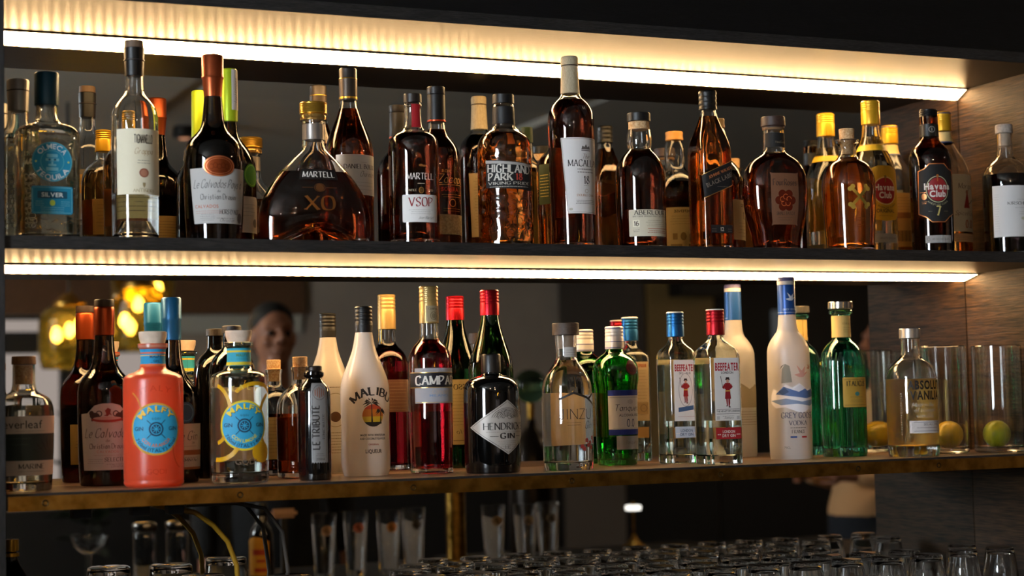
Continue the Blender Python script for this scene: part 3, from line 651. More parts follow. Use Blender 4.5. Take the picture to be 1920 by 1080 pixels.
# leafy plant in front of the back window
t = empty('potted_plant', (1.72, -6.9, FL), label='dark leafy potted plant standing before the bright back window in the mirror', cat='plant')
lathe_obj('pot', chaikin([(0, 0), (.12, 0), (.17, .34), (.16, .35), (.15, .33), (0, .32)], 1), mat('pot_black', '#121110', .5), t, 32)
bm = bmesh.new(); tube(bm, [(0, 0, .32), (.01, 0, .9), (0, .01, 1.55)], .014, 8); obj('stem', bm, mat('plant_stem', '#1c1a10', .7), t)
bm = bmesh.new(); rnd = random.Random(4)
for i in range(46):
    a, zz, l = rnd.uniform(0, 6.28), rnd.uniform(.75, 1.75), rnd.uniform(.14, .26); d = Vector((math.cos(a), math.sin(a), rnd.uniform(-.2, .8))).normalized(); s_ = d.cross(Vector((0, 0, 1))).normalized() * l * .2
    p = Vector((0, 0, zz)) + d * .05; u_ = s_.cross(d).normalized() * .012
    v = [bm.verts.new(p), bm.verts.new(p + d * l * .4 + s_ + u_), bm.verts.new(p + d * l), bm.verts.new(p + d * l * .4 - s_ + u_), bm.verts.new(p + d * l * .4 - u_)]
    for q in ((0, 1, 4), (1, 2, 4), (2, 3, 4), (3, 0, 4)): bm.faces.new([v[k] for k in q])
tag(obj('foliage', bm, mat('leaf_dark', '#15200f', .5), t), kind='stuff')

# people standing in the room
def loft(bm, rings, N=28):
    rs = []
    for (x, y, z), rx, ry in rings: rs.append([bm.verts.new((x + rx * math.cos(2 * math.pi * i / N), y + ry * math.sin(2 * math.pi * i / N), z)) for i in range(N)])
    for a, b in zip(rs, rs[1:]):
        for i in range(N): bm.faces.new((a[i], a[(i + 1) % N], b[(i + 1) % N], b[i]))
    bm.faces.new(rs[0][::-1]); bm.faces.new(rs[-1])
def blob(bm, c, rx, ry=None, rz=None):
    g = bmesh.ops.create_uvsphere(bm, u_segments=20, v_segments=14, radius=1)
    for v in g['verts']: v.co = Vector((c[0] + v.co.x * rx, c[1] + v.co.y * (ry or rx), c[2] + v.co.z * (rz or rx)))
def limb(bm, pts, rad, N=18):
    p2, r2 = [], []
    for k in range(len(pts) - 1):
        for q in range(5): p2.append(Vector(pts[k]).lerp(Vector(pts[k + 1]), q / 5)); r2.append(rad[k] + (rad[k + 1] - rad[k]) * q / 5)
    tube(bm, p2 + [Vector(pts[-1])], r2 + [rad[-1]], N)
    for p, r in zip(pts, rad): blob(bm, p, r)
def fused(name, bm, m, parent, voxel, k, smooth=6):
    """overlapping volumes fused into one continuous skin"""
    for v in bm.verts: v.co *= k
    o = obj(name, bm, m, parent, 0)
    r = o.modifiers.new('fuse', 'REMESH'); r.mode = 'VOXEL'; r.voxel_size = voxel; r.use_smooth_shade = True
    q = o.modifiers.new('relax', 'SMOOTH'); q.iterations = smooth; q.factor = .5
    dg = bpy.context.evaluated_depsgraph_get(); me = bpy.data.meshes.new_from_object(o.evaluated_get(dg)); o.modifiers.clear(); old = o.data; o.data = me; bpy.data.meshes.remove(old); me.name = name
    me.shade_smooth(); return o
SKINM = mat('skin', '#8a5a42', .55)
def person(loc, rz, label, top_m, leg_m, hair_m, arms, height=1.78, lean=0.):
    """front of the figure is local -y; arms: two dicts of elbow, wrist and palm-side directions; lean tips the upper body back"""
    t = empty('person', loc, rz, label=label, cat='person'); k = height / 1.78
    B, T, L = bmesh.new(), bmesh.new(), bmesh.new(); U = lambda z: lean * max(0, (z - 1.0)) / .7
    tor = [(.90, .150, .110), (.98, .160, .118), (1.08, .148, .108), (1.18, .152, .108), (1.30, .172, .118), (1.38, .178, .112), (1.44, .135, .085), (1.475, .070, .062)]
    loft(B, [((0, .01 + U(z), z), a * .95, b * .95) for z, a, b in tor]); loft(T, [((0, .01 + U(z), z), a + .014, b + .014) for z, a, b in tor])
    loft(L, [((0, .01, z), a, b) for z, a, b in ((1.03, .160, .120), (.98, .172, .130), (.90, .172, .132), (.83, .165, .125))])
    h = U(1.65); limb(B, [(0, .012 + U(1.44), 1.44), (0, 0 + h, 1.56)], [.062, .054])
    blob(B, (0, .012 + h, 1.690), .076, .096, .090); blob(B, (0, -.012 + h, 1.630), .066, .078, .080); blob(B, (0, -.040 + h, 1.580), .044, .045, .036); blob(B, (0, -.070 + h, 1.700), .058, .024, .020)
    limb(B, [(0, -.086 + h, 1.690), (0, -.112 + h, 1.652)], [.010, .016]); blob(B, (-.013, -.100 + h, 1.646), .010); blob(B, (.013, -.100 + h, 1.646), .010); blob(B, (0, -.086 + h, 1.608), .026, .012, .010)
    for s in (-1, 1): blob(B, (s * .076, .012 + h, 1.655), .012, .022, .032); blob(B, (s * .042, -.062 + h, 1.640), .022, .022, .022)
    for s, a in zip((-1, 1), arms):
        sh = (s * .178, .012 + U(1.39), 1.395); el, wr = Vector(a['elbow']), Vector(a['wrist'])
        limb(B, [sh, el, wr], [.050, .040, .028]); limb(T, [sh, el, el.lerp(wr, .88)], [.068, .056, .044])
        d = (wr - el).normalized(); side = Vector(a['side']); side = (side - d * side.dot(d)).normalized(); nor = d.cross(side) * a.get('flip', 1)
        limb(B, [wr, wr + d * .045, wr + d * .085], [.027, .030, .028])
        for o_ in (.026, -.022): limb(B, [wr + d * .02, wr + d * .088 + side * o_], [.020, .016])
        for o_, l in ((.036, .068), (.012, .078), (-.013, .072), (-.037, .056)):
            b0 = wr + d * .088 + side * o_; limb(B, [b0, b0 + d * l * .5 + side * o_ * .12 + nor * .010, b0 + d * l * .82 + side * o_ * .18 + nor * .030, b0 + d * l * .92 + side * o_ * .2 + nor * .048], [.0100, .0092, .0085, .0078], 10)
        limb(B, [wr + d * .025 + side * .026, wr + d * .058 + side * .054 + nor * .014, wr + d * .088 + side * .062 + nor * .030], [.014, .0115, .0095], 10)
        x = s * .092; hip, kn, an = (x, .01, .88), (x * 1.04, -.006, .49), (x * 1.06, .025, .09)
        limb(B, [hip, kn, an], [.080, .052, .036]); limb(B, [an, (x * 1.15, -.12, .045)], [.036, .032]); limb(L, [hip, kn, (x * 1.06, .022, .10)], [.098, .070, .060])
    fused('body', B, SKINM, t, .0065 * k, k, 3); fused('sweater', T, top_m, t, .011, k, 8); fused('trousers', L, leg_m, t, .012, k, 8)
    H = bmesh.new(); blob(H, (0, .026 + h, 1.712), .083, .096, .082); blob(H, (0, .052 + h, 1.660), .074, .066, .080); fused('hair', H, hair_m, t, .009, k, 3)
    for s in (-1, 1):
        bm = bmesh.new(); blob(bm, (0, 0, 0), .0115 * k); e = obj('eye', bm, mat('eye_dark', '#241a14', .2), t); e.location = (s * .031 * k, (-.0785 + h) * k, 1.672 * k)
        bm = bmesh.new(); x = s * .1
        limb(bm, [(x * k, .045, .045), (x * 1.08 * k, -.06, .048), (x * 1.2 * k, -.185, .036)], [.048, .048, .034]); fused('shoe', bm, mat('shoe_black', '#101010', .5), t, .012, 1, 3)
    return t
rel = lambda s: {'elbow': (s * .25, .05, 1.13), 'wrist': (s * .26, -.02, .88), 'side': (0, -1, 0), 'flip': s}
person((1.83, -3.55, FL), R(180), 'dark haired person in dark clothes, mirrored behind the small cork-stoppered bottles', mat('black_wool', '#0b0a0b', .9), mat('black_denim', '#0c0d10', .9), mat('black_hair', '#080605', .7), (rel(-1), rel(1)), 1.86)
person((4.27, -3.3, FL), R(-90), 'person in a beige sweater and dark trousers with bent arm, mirrored below the lower shelf', mat('beige_wool', '#d0a070', .9), mat('navy_denim', '#20242c', .9), mat('dark_brown_hair', '#120b08', .7),
       ({'elbow': (-.27, .08, 1.10), 'wrist': (-.18, -.13, 1.13), 'side': (0, 0, 1), 'flip': -1}, {'elbow': (.27, .08, 1.10), 'wrist': (.18, -.13, 1.13), 'side': (0, 0, 1), 'flip': 1}), 1.80, .16)

# guest table with two lamps, seen in the mirror between the gin bottles
t = empty('guest_table', (2.875, -3.0, FL), label='black guest table in the dark room, carrying two small lamps', cat='table'); TB = mat('table_black', '#0d0b0a', .4)
box('tabletop', -.53, .53, -.25, .25, .88, .91, TB, t, .004)
for xx in (-.46, .46):
    for yy in (-.19, .19): box('leg', xx - .02, xx + .02, yy - .02, yy + .02, 0, .88, TB, t)
t = empty('globe_lamp', (2.64, -3.0, -.44), label='green glass globe on a brass stem above a dark domed base', cat='lamp')
lathe_obj('base', chaikin([(0, 0), (.085, 0), (.09, .02), (.085, .30), (.07, .40), (.022, .47), (.018, .50), (0, .50)], 2), mat('dark_bronze', '#1c130a', .3, .6), t)
lathe_obj('stem', [(0, .50), (.014, .50), (.014, .56), (0, .56)], BRASS, t)
lathe_obj('globe', [(0, .555)] + [(.063 * math.sin(R(a)), .618 - .063 * math.cos(R(a))) for a in range(15, 180, 15)] + [(0, .681)], glass((.25, .55, .35), .05), t)
t = empty('reading_lamp', (3.05, -3.0, -.44), label='slim brass reading lamp with a small bright white head', cat='lamp')
lathe_obj('base', chaikin([(0, 0), (.05, 0), (.05, .012), (.012, .04), (.006, .06), (0, .06)], 1), BRASS, t)
bm = bmesh.new(); tube(bm, [(0, 0, .055), (0, 0, .18)], .005); obj('stem', bm, BRASS, t)
lathe_obj('lamp_head', [(0, .148), (.028, .149), (.030, .158), (.028, .166), (0, .167)], emission('white_lamp', (1, .97, .92), 3.), t)

# ------------------------------------------------------------------ upper shelf
CLEAR = glass((.97, .98, .97)); CLEARG = glass((.93, .97, .93)); OLIVE = glass((.96, .97, .90))
BLACKGLASS = mat('black_glass', '#050505', .06, coat=.6, spec=.6)
WINEGLASS = glass((.045, .022, .010)); DARKGREEN = glass((.02, .10, .025))
WATER = glass((.99, .99, .97), 0, 1.36); PALE = glass((.97, .93, .74), 0, 1.36)
COGNAC = glass((.30, .055, .012), 0, 1.36); DEEP = glass((.16, .03, .012), 0, 1.36); AMBERL = glass((.55, .19, .035), 0, 1.36); GOLDEN = glass((.78, .36, .07), 0, 1.36)
ORANGE = glass((.78, .27, .05), 0, 1.36)
BLK = mat('cap_black', '#060606', .42); GOLDF = foil('#d0a03c', .28); YEL = mat('cap_yellow', '#d8a524', .35, .45); SILV = foil('#b9b6b2', .3); GREYF = foil('#5c5856', .4)

# clear tequila, cut off by the upright
b = Bottle('malinche', 'tequila_bottle', 'clear tequila bottle with brushed silver cap and lacy white print, half behind the left upright', 'bottle', 211.5)
b.glass(CLEAR); b.liquid(PALE, 168); b.cap(mat('brushed_silver', '#a39f9b', .38, .35)); b.band('cap_ring', 243, 245, mat('ring_dark', '#4a4644', .4, .6), .25)
L = Label(b); L.text('TEQUILA', 0, 138, 7, '#e9e6dc', 'bold'); L.text('A MA', 8, 122, 12, '#e9e6dc', 'bold', 34)
rnd = random.Random(2)
for i in range(9):
    for j in range(11):
        s, z = -22 + i * 5.5 + (j % 2) * 2.7, 30 + j * 7.6
        L.ringp(s, z, 2.9, 3.9, .8, '#e9e6dc')
L.build('lacy white print')

b = Bottle('olmeca', 'tequila_bottle', 'square embossed clear tequila bottle with teal cap and round teal label', 'bottle', 206.5, 5, 4.2, 32, 1.0)
b.glass(glass((.96, .97, .93), 0, 1.5, ('ShaderNodeTexVoronoi', 60, .12))); b.liquid(glass((.985, .98, .92), 0, 1.36), 172); b.cap(mat('cap_teal', '#0f4257', .35, .3), ribs=None)
L = Label(b, zref=100); TE = '#1c90b6'
L.paper(ellipse(0, 118, 30, 30), TE).ringp(0, 118, 29.5, 29.5, 1.4, '#5fb3c4').ringp(0, 118, 17.5, 17.5, 1.0, '#5fb3c4')
L.arc('OLMECA', 0, 118, 19.5, 8, '#e8f0ee', 'bold', 118).arc('TEQUILA', 0, 118, 19.5, 8, '#e8f0ee', 'bold', 128, -90, True)
for w_, h_, z_ in ((16, 5, 127), (20, 4, 121), (12, 3, 113), (18, 5, 107)): L.poly(rrect(0, z_, w_, h_, 1), '#7fc3d0')
L.ell(-4, 121, 2, 1.6, '#0e5a76', 2).ell(4, 121, 2, 1.6, '#0e5a76', 2).rect(0, 116, 3, 5, '#7fc3d0').ell(-24, 118, 1.5, 1.5, '#cfd56a').ell(24, 118, 1.5, 1.5, '#cfd56a'); L.build()
L = Label(b, zref=64); L.paper(rrect(0, 60, 62, 42, 4), '#1886a8').ringp(0, 60, 30, 20, .01, '#1886a8')
for q in (1, -1): L.rect(0, 60 + q * 19, 56, .8, '#7fc0cf').rect(q * 29, 60, .8, 36, '#7fc0cf')
L.poly(rrect(0, 68, 44, 11, 1.5), '#0f4f68').text('SILVER', 0, 65, 6.6, '#e8f0ee', 'bold', 32).ell(0, 56, 4, 4.6, '#b9c948').lines(0, 49, 40, 3, 3, '#9fd0da').lines(-19, 58, 14, 3, 3, '#9fd0da').lines(19, 58, 14, 3, 3, '#9fd0da'); L.build()

b = Bottle('whiskey_gold', 'whisky_bottle', 'amber bottle with ribbed yellow cap standing behind the clear cream-labelled bottle', 'bottle', 184)
b.glass(CLEAR); b.liquid(GOLDEN, 150); b.cap(YEL, ribs=(205, 219, 4, .8)); Label(b).paper(rect_pts(-30, 30, 45, 105), '#c9b069').lines(0, 92, 42, 6, 7, '#5a4420', 1).build()
Label(b, 1).paper(rect_pts(-26, 26, 40, 100), '#b08a3c').lines(0, 90, 38, 7, 6, '#5a4420').build()

b = Bottle('grappa', 'grappa_bottle', 'slim clear bottle with cream label, black neck capsule and a cork top', 'bottle', 259.5, 4)
b.glass(CLEAR, floor=9, punt=24); b.liquid(WATER, 76); b.band('neck_capsule', 259.5, 303.6, BLK, .2); b.band('stopper', 303.6, 315.1, mat('stopper_tan', '#6d5643', .6), 0); b.band('capsule_ring', 283, 285, mat('ring_brown', '#2c2523', .4), .7)
L = Label(b); L.paper(rect_pts(-40, 42, 72, 173), '#e6dcc0').text('TIGNANELLO', 4, 151, 12.5, '#3a3128', 'slab', 30).text('Grappa', 4, 134, 9, '#b08d55', 'script', 30, .25)
L.lines(4, 124, 26, 2, 4, '#6d6046', .7).ell(4, 105, 7.6, 7, '#9c5b45').ell(4, 105, 5.6, 5.2, '#b47a60', 2).poly([(1.5, 90), (6.5, 90), (6, 85), (4, 82), (2, 85)], '#a08c62').text('ANTINORI', 4, 75.5, 4.5, '#b6a375', 'serif', 34).lines(4, 81, 18, 1, 3, '#8c7c58'); L.build()
Label(b, 1).paper(rect_pts(-22, 22, 122, 155), '#d8a54a').lines(0, 148, 32, 6, 4.6, '#6a4a20').build()

b = Bottle('calvados_pays', 'calvados_bottle', 'dark bottle with copper capsule, round copper seal and grey label, beside the wide cognac decanter', 'bottle', 233, -2)
b.glass(WINEGLASS, solid=True); b.cap(foil('#a8502c', .35), 'copper_capsule')
L = Label(b, zref=75); L.paper([(-50, 115), (50, 115), (46, 29), (-44, 29)], '#b9b6b2').text('Le Calvados Pays d', -2, 84, 13, '#3d3a3a', 'script', 82, .25).text('de', -2, 77, 4, '#3d3a3a', 'script').text('Christian Drouin', -2, 66, 8.5, '#56504e', 'serif', 58)
L.text('CALVADOS', -22, 53, 5, '#b5674a', 'bold', 38).lines(-18, 48, 44, 2, 3, '#b5674a').text("HORS D'AGE", 17, 43.5, 7, '#3a3636', 'serif', 36).lines(-20, 43, 26, 4, 3, '#77716e').lines(10, 37, 36, 1, 3, '#4a4545').text('Christian', 12, 31.5, 5, '#4a4545', 'script', 26, .4).ell(38, 38, 6, 8, '#6a6462'); L.build('pale grey label')
L = Label(b, zref=118, off=.9); L.paper(ellipse(-1, 118, 25, 16.5), foil('#86401f', .45), 'copper_seal').ringp(-1, 118, 24.5, 16, 1.6, foil('#c87a52', .35)).ringp(-1, 118, 20, 12.5, .8, foil('#c87a52', .35))
for i in range(5): L.ringp(-13 + i * 6, 117 + (i % 2) * 2, 3.6, 4.4, 1, foil('#6f3018', .4))
L.rect(-1, 110, 26, 1, foil('#6f3018', .4)); L.build('copper seal')
Label(b, 1).paper(rect_pts(-36, 36, 22, 84), '#c9a45c').lines(0, 74, 54, 9, 5, '#5c4526').build()

b = Bottle('liqueur', 'liqueur_bottle', 'dark bottle with lime capsule and paper strip seal, half hidden behind the copper-sealed bottle', 'bottle', 211, 10)
b.glass(glass((.06, .04, .012)), solid=True); b.cap(mat('lime_foil', '#a8c21c', .4, .35), 'lime_capsule')
L = Label(b, off=.6, zref=270); L.paper(rect_pts(-2, 18, 230, 297), '#c9c5bc', 'strip_seal').text('Les Honneurs', 8, 262, 6, '#77726c', 'script', 40, .3, a=R(90)).build()
L = Label(b); L.paper(ellipse(22, 120, 17, 19), mat('green_seal', '#3f8f1e', .5)).ringp(22, 120, 15, 17, 1.2, '#7fbf3a').build('round green label')
L = Label(b); L.paper([(-30, 26), (44, 26), (44, 78), (36, 85), (-30, 85)], '#d8cfc0').lines(6, 72, 52, 4, 6, '#6e675c').ell(30, 42, 6, 7, '#777067').build('white label')

b = Bottle('xo', 'cognac_decanter', 'wide arched cognac decanter with gold cap, clear shoulders and dark amber base', 'bottle', 204, -2, 2.4, 36, 1.03)
arch = lambda x, z: (max(0., 27 * (1 - (x / 60.) ** 2)) if abs(x) < 60 else 0.) * max(0., 1 - z / 75.)
b.glass(CLEAR, t=4, floor=12, punt=.5, warp=arch); b.liquid(COGNAC, 119.5)
b.cap(GOLDF, ribs=(216, 231, 6, .5)); b.band('collar', 204.2, 214, mat('collar_clear_gold', '#b08a4a', .2, .6), 0)
b.band('neck_foil', 172, 198, mat('neck_silver', '#8a827c', .35, .7), .25)
L = Label(b, zref=112); L.poly(rect_pts(-30, 30, 105, 122), mat('label_dark', '#15100f', .4), 0).text('MARTELL', 0, 109, 9, '#e9e2d6', 'serif', 52)
L.text('XO', 0, 56, 22, foil('#96602e', .4), 'serif', 40).ell(0, 92, 6, 6, foil('#8a5a34', .35)).rect(-17, 92, 16, .8, foil('#8a5a34', .35)).rect(17, 92, 16, .8, foil('#8a5a34', .35)).ringp(0, 92, 8, 7, .8, foil('#8a5a34', .35)); L.build('gold print on dark band')

b = Bottle('bouju', 'cognac_bottle', 'tall cognac bottle with grey neck foil and white label, behind the wide decanter', 'bottle', 259, 22)
b.glass(CLEAR); b.liquid(COGNAC, 245); b.band('neck_foil', 259, 297.5, mat('foil_umber', '#4a4038', .4, .7), .15); b.band('cap', 297.5, 315, mat('cap_ash', '#37312e', .4, .5), 0); b.band('gold_band', 262, 266, GOLDF, .5); b.band('gold_ring', 296, 298, GOLDF, .5)
L = Label(b); L.paper(rect_pts(-52, 52, 95, 163), '#ddd9d2').text('DANIEL BOUJU', -6, 139, 7.5, '#3f3b3a', 'serif', 64).text('Charentes', 6, 126, 9, '#6b655f', 'script', 34, .35).lines(-2, 150, 16, 1, 3, '#98928a').lines(0, 116, 44, 3, 6, '#a8a39c').build('white label')

b = Bottle('vsop', 'cognac_bottle', 'straight cognac bottle with red neck tape and square white label low on the front', 'bottle', 239, -4)
b.glass(CLEAR, floor=12, punt=12); b.liquid(DEEP, 186); b.cap(mat('cap_umber', '#1d1613', .4)); 
L = Label(b, off=.6, zref=215); L.paper(rect_pts(-6, 9, 197, 236), '#a3131c', 'neck_tape').build('red tape')
L = Label(b); W = '#e6dcd2'; L.text('MARTELL', 0, 108, 10, W, 'serif', 46).ell(0, 131, 3.5, 2, foil('#b89058')).ell(6, 130, 4, 1.6, foil('#b89058')).rect(0, 101, 12, 1.2, '#b8a890').ringp(0, 90, 4.4, 5.4, 1.6, foil('#b89058')).ell(0, 90, 2.2, 3, foil('#8a6a40')).text('FONDEE', -17, 88.5, 3.4, '#a89878', 'serif').text('1715', 17, 88.5, 3.4, '#a89878', 'serif'); L.build('white and gold print')
L = Label(b); L.paper(rrect(0, 60.5, 64, 45, 2.5), '#e4e0dc').text('VSOP', 0, 64, 14, '#8e1c22', 'serif', 42).lines(0, 58, 44, 3, 3.2, '#9a9490').text('Jean Martell', 8, 43, 5, '#7a7470', 'script', 28, .4).build('white label')

b = Bottle('zacapa', 'rum_bottle', 'dark rum bottle with black capsule and woven straw band, behind the red-taped cognac', 'bottle', 226.5, 18)
b.glass(CLEAR); b.liquid(DEEP, 214); b.band('neck_capsule', 227, 275, mat('capsule_graphite', '#100e0e', .45, .2), .1); b.band('cap', 275, 288.5, mat('cap_graphite', '#171414', .42, .2), 0); b.band('red_band', 227.5, 231, foil('#b0452a'), .5)
L = Label(b); G = foil('#c8a058', .4); L.text('RON', -12, 136, 5, G, 'bold').text('Zacapa', 0, 118, 15, G, 'script', 56, .25).rect(0, 115, 52, .8, G).text('SOLERA', -4, 104, 7, foil('#a8402a'), 'bold', 34).lines(0, 98, 44, 2, 4, G).ringp(0, 84, 7, 7, 1.5, G).lines(0, 74, 36, 2, 4, G).build('gold print')
L = Label(b, off=.8); L.paper(rect_pts(-58, 58, 30, 64), speckle('straw_weave', '#a98a58', '#d0b684', 260, .8), 'straw_band').build('woven straw band')

b = Bottle('highland', 'whisky_bottle', 'stout whisky bottle embossed with swirls, black cap and slanted black label', 'bottle', 245, -12)
b.glass(glass((.98, .97, .94), 0, 1.5, ('ShaderNodeTexWave', 14, .32, 7.))); b.liquid(AMBERL, 193); b.cap(mat('cap_jet', '#090a0c', .42)); b.band('neck_label', 210, 240, mat('neck_black', '#121113', .5), .3)
L = Label(b, off=.8); L.paper([(-43, 146), (45, 139), (45, 94), (-43, 99)], '#121113').poly([(-43, 145), (45, 138), (45, 134), (-43, 140)], '#a7a29c')
L.text('HIGHLAND', 0, 123.5, 13, '#c9c3b8', 'slab', 78, a=R(-2)).text('PARK', -17, 110.5, 12, '#c9c3b8', 'slab', 42, a=R(-1)).text('18', 15, 111, 11, '#a83a2a', 'slab', 14).text('VIKING PRIDE', 0, 103.5, 4.6, '#b8b2a6', 'serif', 76).lines(0, 100, 76, 1, 3, '#9a948a', 1.4); L.build('black label')
EMB = glass((.95, .85, .65)); L = Label(b, zref=60, off=.1)
for s, z, r in ((-24, 70, 12), (2, 66, 13), (26, 72, 11), (-12, 44, 12), (14, 42, 13), (-30, 32, 9), (32, 38, 10), (0, 24, 9)): L.ringp(s, z, r, r, 1.6, EMB, 4, 20, 330).ringp(s, z, r * .55, r * .55, 1.4, EMB, 4, 160, 480)
L.build().name = 'embossed_swirls'

b = Bottle('green_label', 'whisky_bottle', 'amber whisky bottle with green cap and green label, just behind the tallest whisky bottle', 'bottle', 223.5, -20)
b.glass(CLEAR); b.liquid(GOLDEN, 178); b.cap(mat('cap_bottle_green', '#1c2c16', .4))
L = Label(b); L.paper(rect_pts(-44, 36, 92, 164), '#2e3b16').lines(-30, 144, 22, 8, 5.4, '#c9b04e', 1.3).ringp(0, 120, 16, 16, 1.6, '#c9b04e').build('green label')

b = Bottle('macallan', 'whisky_bottle', 'tallest whisky bottle with cream patterned cap and long white label numbered 18', 'bottle', 268.5, 11)
b.glass(CLEAR, floor=11, punt=3); b.liquid(DEEP, 257); b.cap(wood('cap_cream_check', '#a08f70', '#c9bb9c', 'Z', 5, .5, .6)); b.band('cap_ring', 316, 318.5, mat('ring_umber', '#3b2c20', .4), .35)
L = Label(b, off=.3, zref=235); L.poly([(-10, 245), (12, 245), (1, 224)], mat('neck_shield', '#1a1112', .4), 0).text('M', 1, 237, 5, '#c9b8a0', 'serif').build('dark shield')
L = Label(b, zref=124); L.paper([(-43, 188), (44, 188), (38, 59), (-34, 59)], '#dad5d2').poly([(-42, 187), (-41, 187), (-33, 60), (-34, 60)], '#a59a90')
L.rect(1, 186, 84, .8, '#a59a90').rect(2, 61, 68, .8, '#a59a90').poly([(-8, 168), (10, 168), (8, 174), (4, 172), (1, 177), (-2, 172), (-6, 174)], '#6a625f').rect(1, 166, 18, 1.4, '#6a625f').text('The', 0, 152, 8, '#6a4a3a', 'script', 14, .3).text('MACALLAN', 1, 139, 11, '#3c3634', 'serif', 64).lines(1, 134, 44, 1, 3, '#7c7470', 1.6).lines(1, 129, 34, 1, 3, '#7c7470', 1.6)
L.text('18', 1, 109, 13.5, '#2f2a29', 'serif', 13).lines(1, 106, 12, 1, 3, '#5c5552').ringp(1, 97, 3.6, 3.6, 1, '#b8a898').text('DOUBLE CASK', 1, 88, 3.6, '#a87858', 'serif', 36).lines(1, 81, 44, 3, 2.6, '#7c7470', .9).ell(-28, 66, 3.4, 2.2, '#b3ab9c'); L.build('long white label')
Label(b, 1).paper([(-30, 180), (30, 180), (27, 58), (-27, 58)], '#d8bd8a').lines(0, 170, 44, 18, 5.6, '#6b5026').build()

b = Bottle('aberlour', 'whisky_bottle', 'round-shouldered dark whisky bottle with wide black cap, cork neck and small cream label', 'bottle', 211.8, -4)
b.glass(CLEAR, floor=8, punt=8); b.liquid(DEEP, 176); b.cap(mat('cap_jet', '#090a0c', .42), z0=225.8); b.band('cork_collar', 211.8, 225.8, CORK, 0)
L = Label(b); L.paper(rrect(-2, 45, 76, 46, 1.5), '#cfc4ac').text('ABERLOUR', 0, 59, 7.6, '#3d342c', 'serif', 60).text('SPEYSIDE SINGLE MALT SCOTCH', 0, 55, 2.6, '#4a4036', 'sans', 66).rect(-27, 44, 12, 12, '#e6dcc2').text('16', -27, 40, 8, '#4a3626', 'slab', 9).lines(12, 49, 48, 4, 3.2, '#8a7d68').rect(14, 35, 42, 1, '#a04a38').lines(-27, 33, 12, 2, 3, '#4a4036').lines(14, 31, 44, 2, 3, '#a86a58', 1.2).build('cream label')
L = Label(b); L.lines(0, 120, 40, 1, 4, glass((.8, .4, .2)), 3).text('A', 0, 92, 16, glass((.5, .12, .04)), 'script', 18, .2).build('embossed letters')

b = Bottle('walker', 'whisky_bottle', 'square whisky bottle with black screw cap and slanted black label', 'bottle', 252.5, 0, 6., 31.5, .745)
b.glass(CLEAR, floor=9); b.liquid(AMBERL, 241); b.cap(BLK, ribs=(256, 282, 3, .9))
L = Label(b, off=.6, zref=110); sl = lambda s: s * .44
L.paper([(-33, 132), (38, 164), (38, 120), (-28, 92)], '#100e0f').text('JOHNNIE WALKER', 4, 136, 5, '#b5683a', 'serif', 50, 0, 2, R(23)).text('BLACK LABEL', 4, 122, 8, '#6e6258', 'bold', 58, 0, 2, R(23)).poly([(-33, 132), (38, 164), (38, 165.2), (-33, 133.2)], foil('#c09a58')).poly([(-28, 92), (38, 120), (38, 121.2), (-28, 93.2)], foil('#c09a58')).lines(8, 113, 30, 1, 4, '#6e6258'); L.build('slanted black label')
L = Label(b); L.paper(rrect(4, 38, 44, 14, 1), '#151213').text('12', 4, 34.5, 7, '#b8aa9a', 'bold').lines(-12, 38, 10, 2, 4, '#8a7a68').lines(19, 38, 10, 2, 4, '#8a7a68').build('small black plate')

b = Bottle('dark_rum', 'whisky_bottle', 'squat dark bottle with wooden cap and clear bulbous neck, behind the square black-label bottle', 'bottle', 242, 14)
b.glass(CLEAR); b.liquid(DEEP, 160); b.cap(mat('cap_tan', '#b98544', .5), ribs=(246, 257, 1, .5))
L = Label(b); L.paper(rrect(22, 68, 62, 74, 2), '#cdb98e').text('12', 26, 70, 13, '#5c4526', 'serif').lines(24, 62, 44, 5, 6, '#6d5530').text('DEFENSE', 28, 92, 6, '#5c4526', 'bold').build('cream label')
L = Label(b, 1); L.paper(rrect(0, 66, 66, 84, 2), '#d6bd7e').text('DEFENSE', 0, 98, 5.5, '#4c3a1c', 'bold', 34).lines(0, 91, 52, 4, 5, '#6d5530').poly([(-20, 40), (-12, 40), (-12, 56), (-14.5, 60), (-14.5, 66), (-17.5, 66), (-17.5, 60), (-20, 56)], '#5c4526').ell(0, 52, 6, 8, '#7d6434').rect(16, 52, 9, 12, '#7d6434').rect(-18, 32, 16, 11, '#7d6434').rect(14, 32, 22, 11, '#8a7242').build()

b = Bottle('roses', 'bourbon_bottle', 'egg-shaped bourbon bottle with brown wooden cap and rose emblem label', 'bottle', 222, -5, 2.2, 40, 1.05)
b.glass(CLEAR, floor=10, punt=12); b.liquid(COGNAC, 180); b.cap(wood('cap_mahogany', '#2a1b16', '#4a3128', 'X', 4, .45, .2), z0=226); b.band('cork_collar', 222, 226, mat('collar_tan', '#8a6a4a', .6), 0)
L = Label(b, off=.4, zref=204); L.paper(rect_pts(-26, 26, 190, 216), '#15110f', 'neck_label').text('Hand Crafted', 6, 197, 4, '#9a8a70', 'script', 24).build('black neck label')
L = Label(b, zref=95, off=.6); L.paper([(-29, 142), (-24, 140), (24, 140), (29, 142), (27, 136), (27, 52), (29, 46), (24, 48), (-24, 48), (-29, 46), (-27, 52), (-27, 136)], '#70482f').text('FourRoses', 0, 118, 11, '#2c1a14', 'serif', 46)
for a_ in range(6): L.ell(12.5 * math.cos(R(a_ * 60)), 91 + 13 * math.sin(R(a_ * 60)), 7.5, 7.5, mat('rose_relief', '#551a0c', .25))
L.ell(0, 91, 11, 11, mat('rose_relief', '#551a0c', .25), 2)
for a_ in range(5): L.ringp(6.5 * math.cos(R(a_ * 72 + 20)), 91 + 6.5 * math.sin(R(a_ * 72 + 20)), 5, 5, 1.1, mat('rose_edge', '#b8542c', .25), 3, a_ * 40, a_ * 40 + 220)
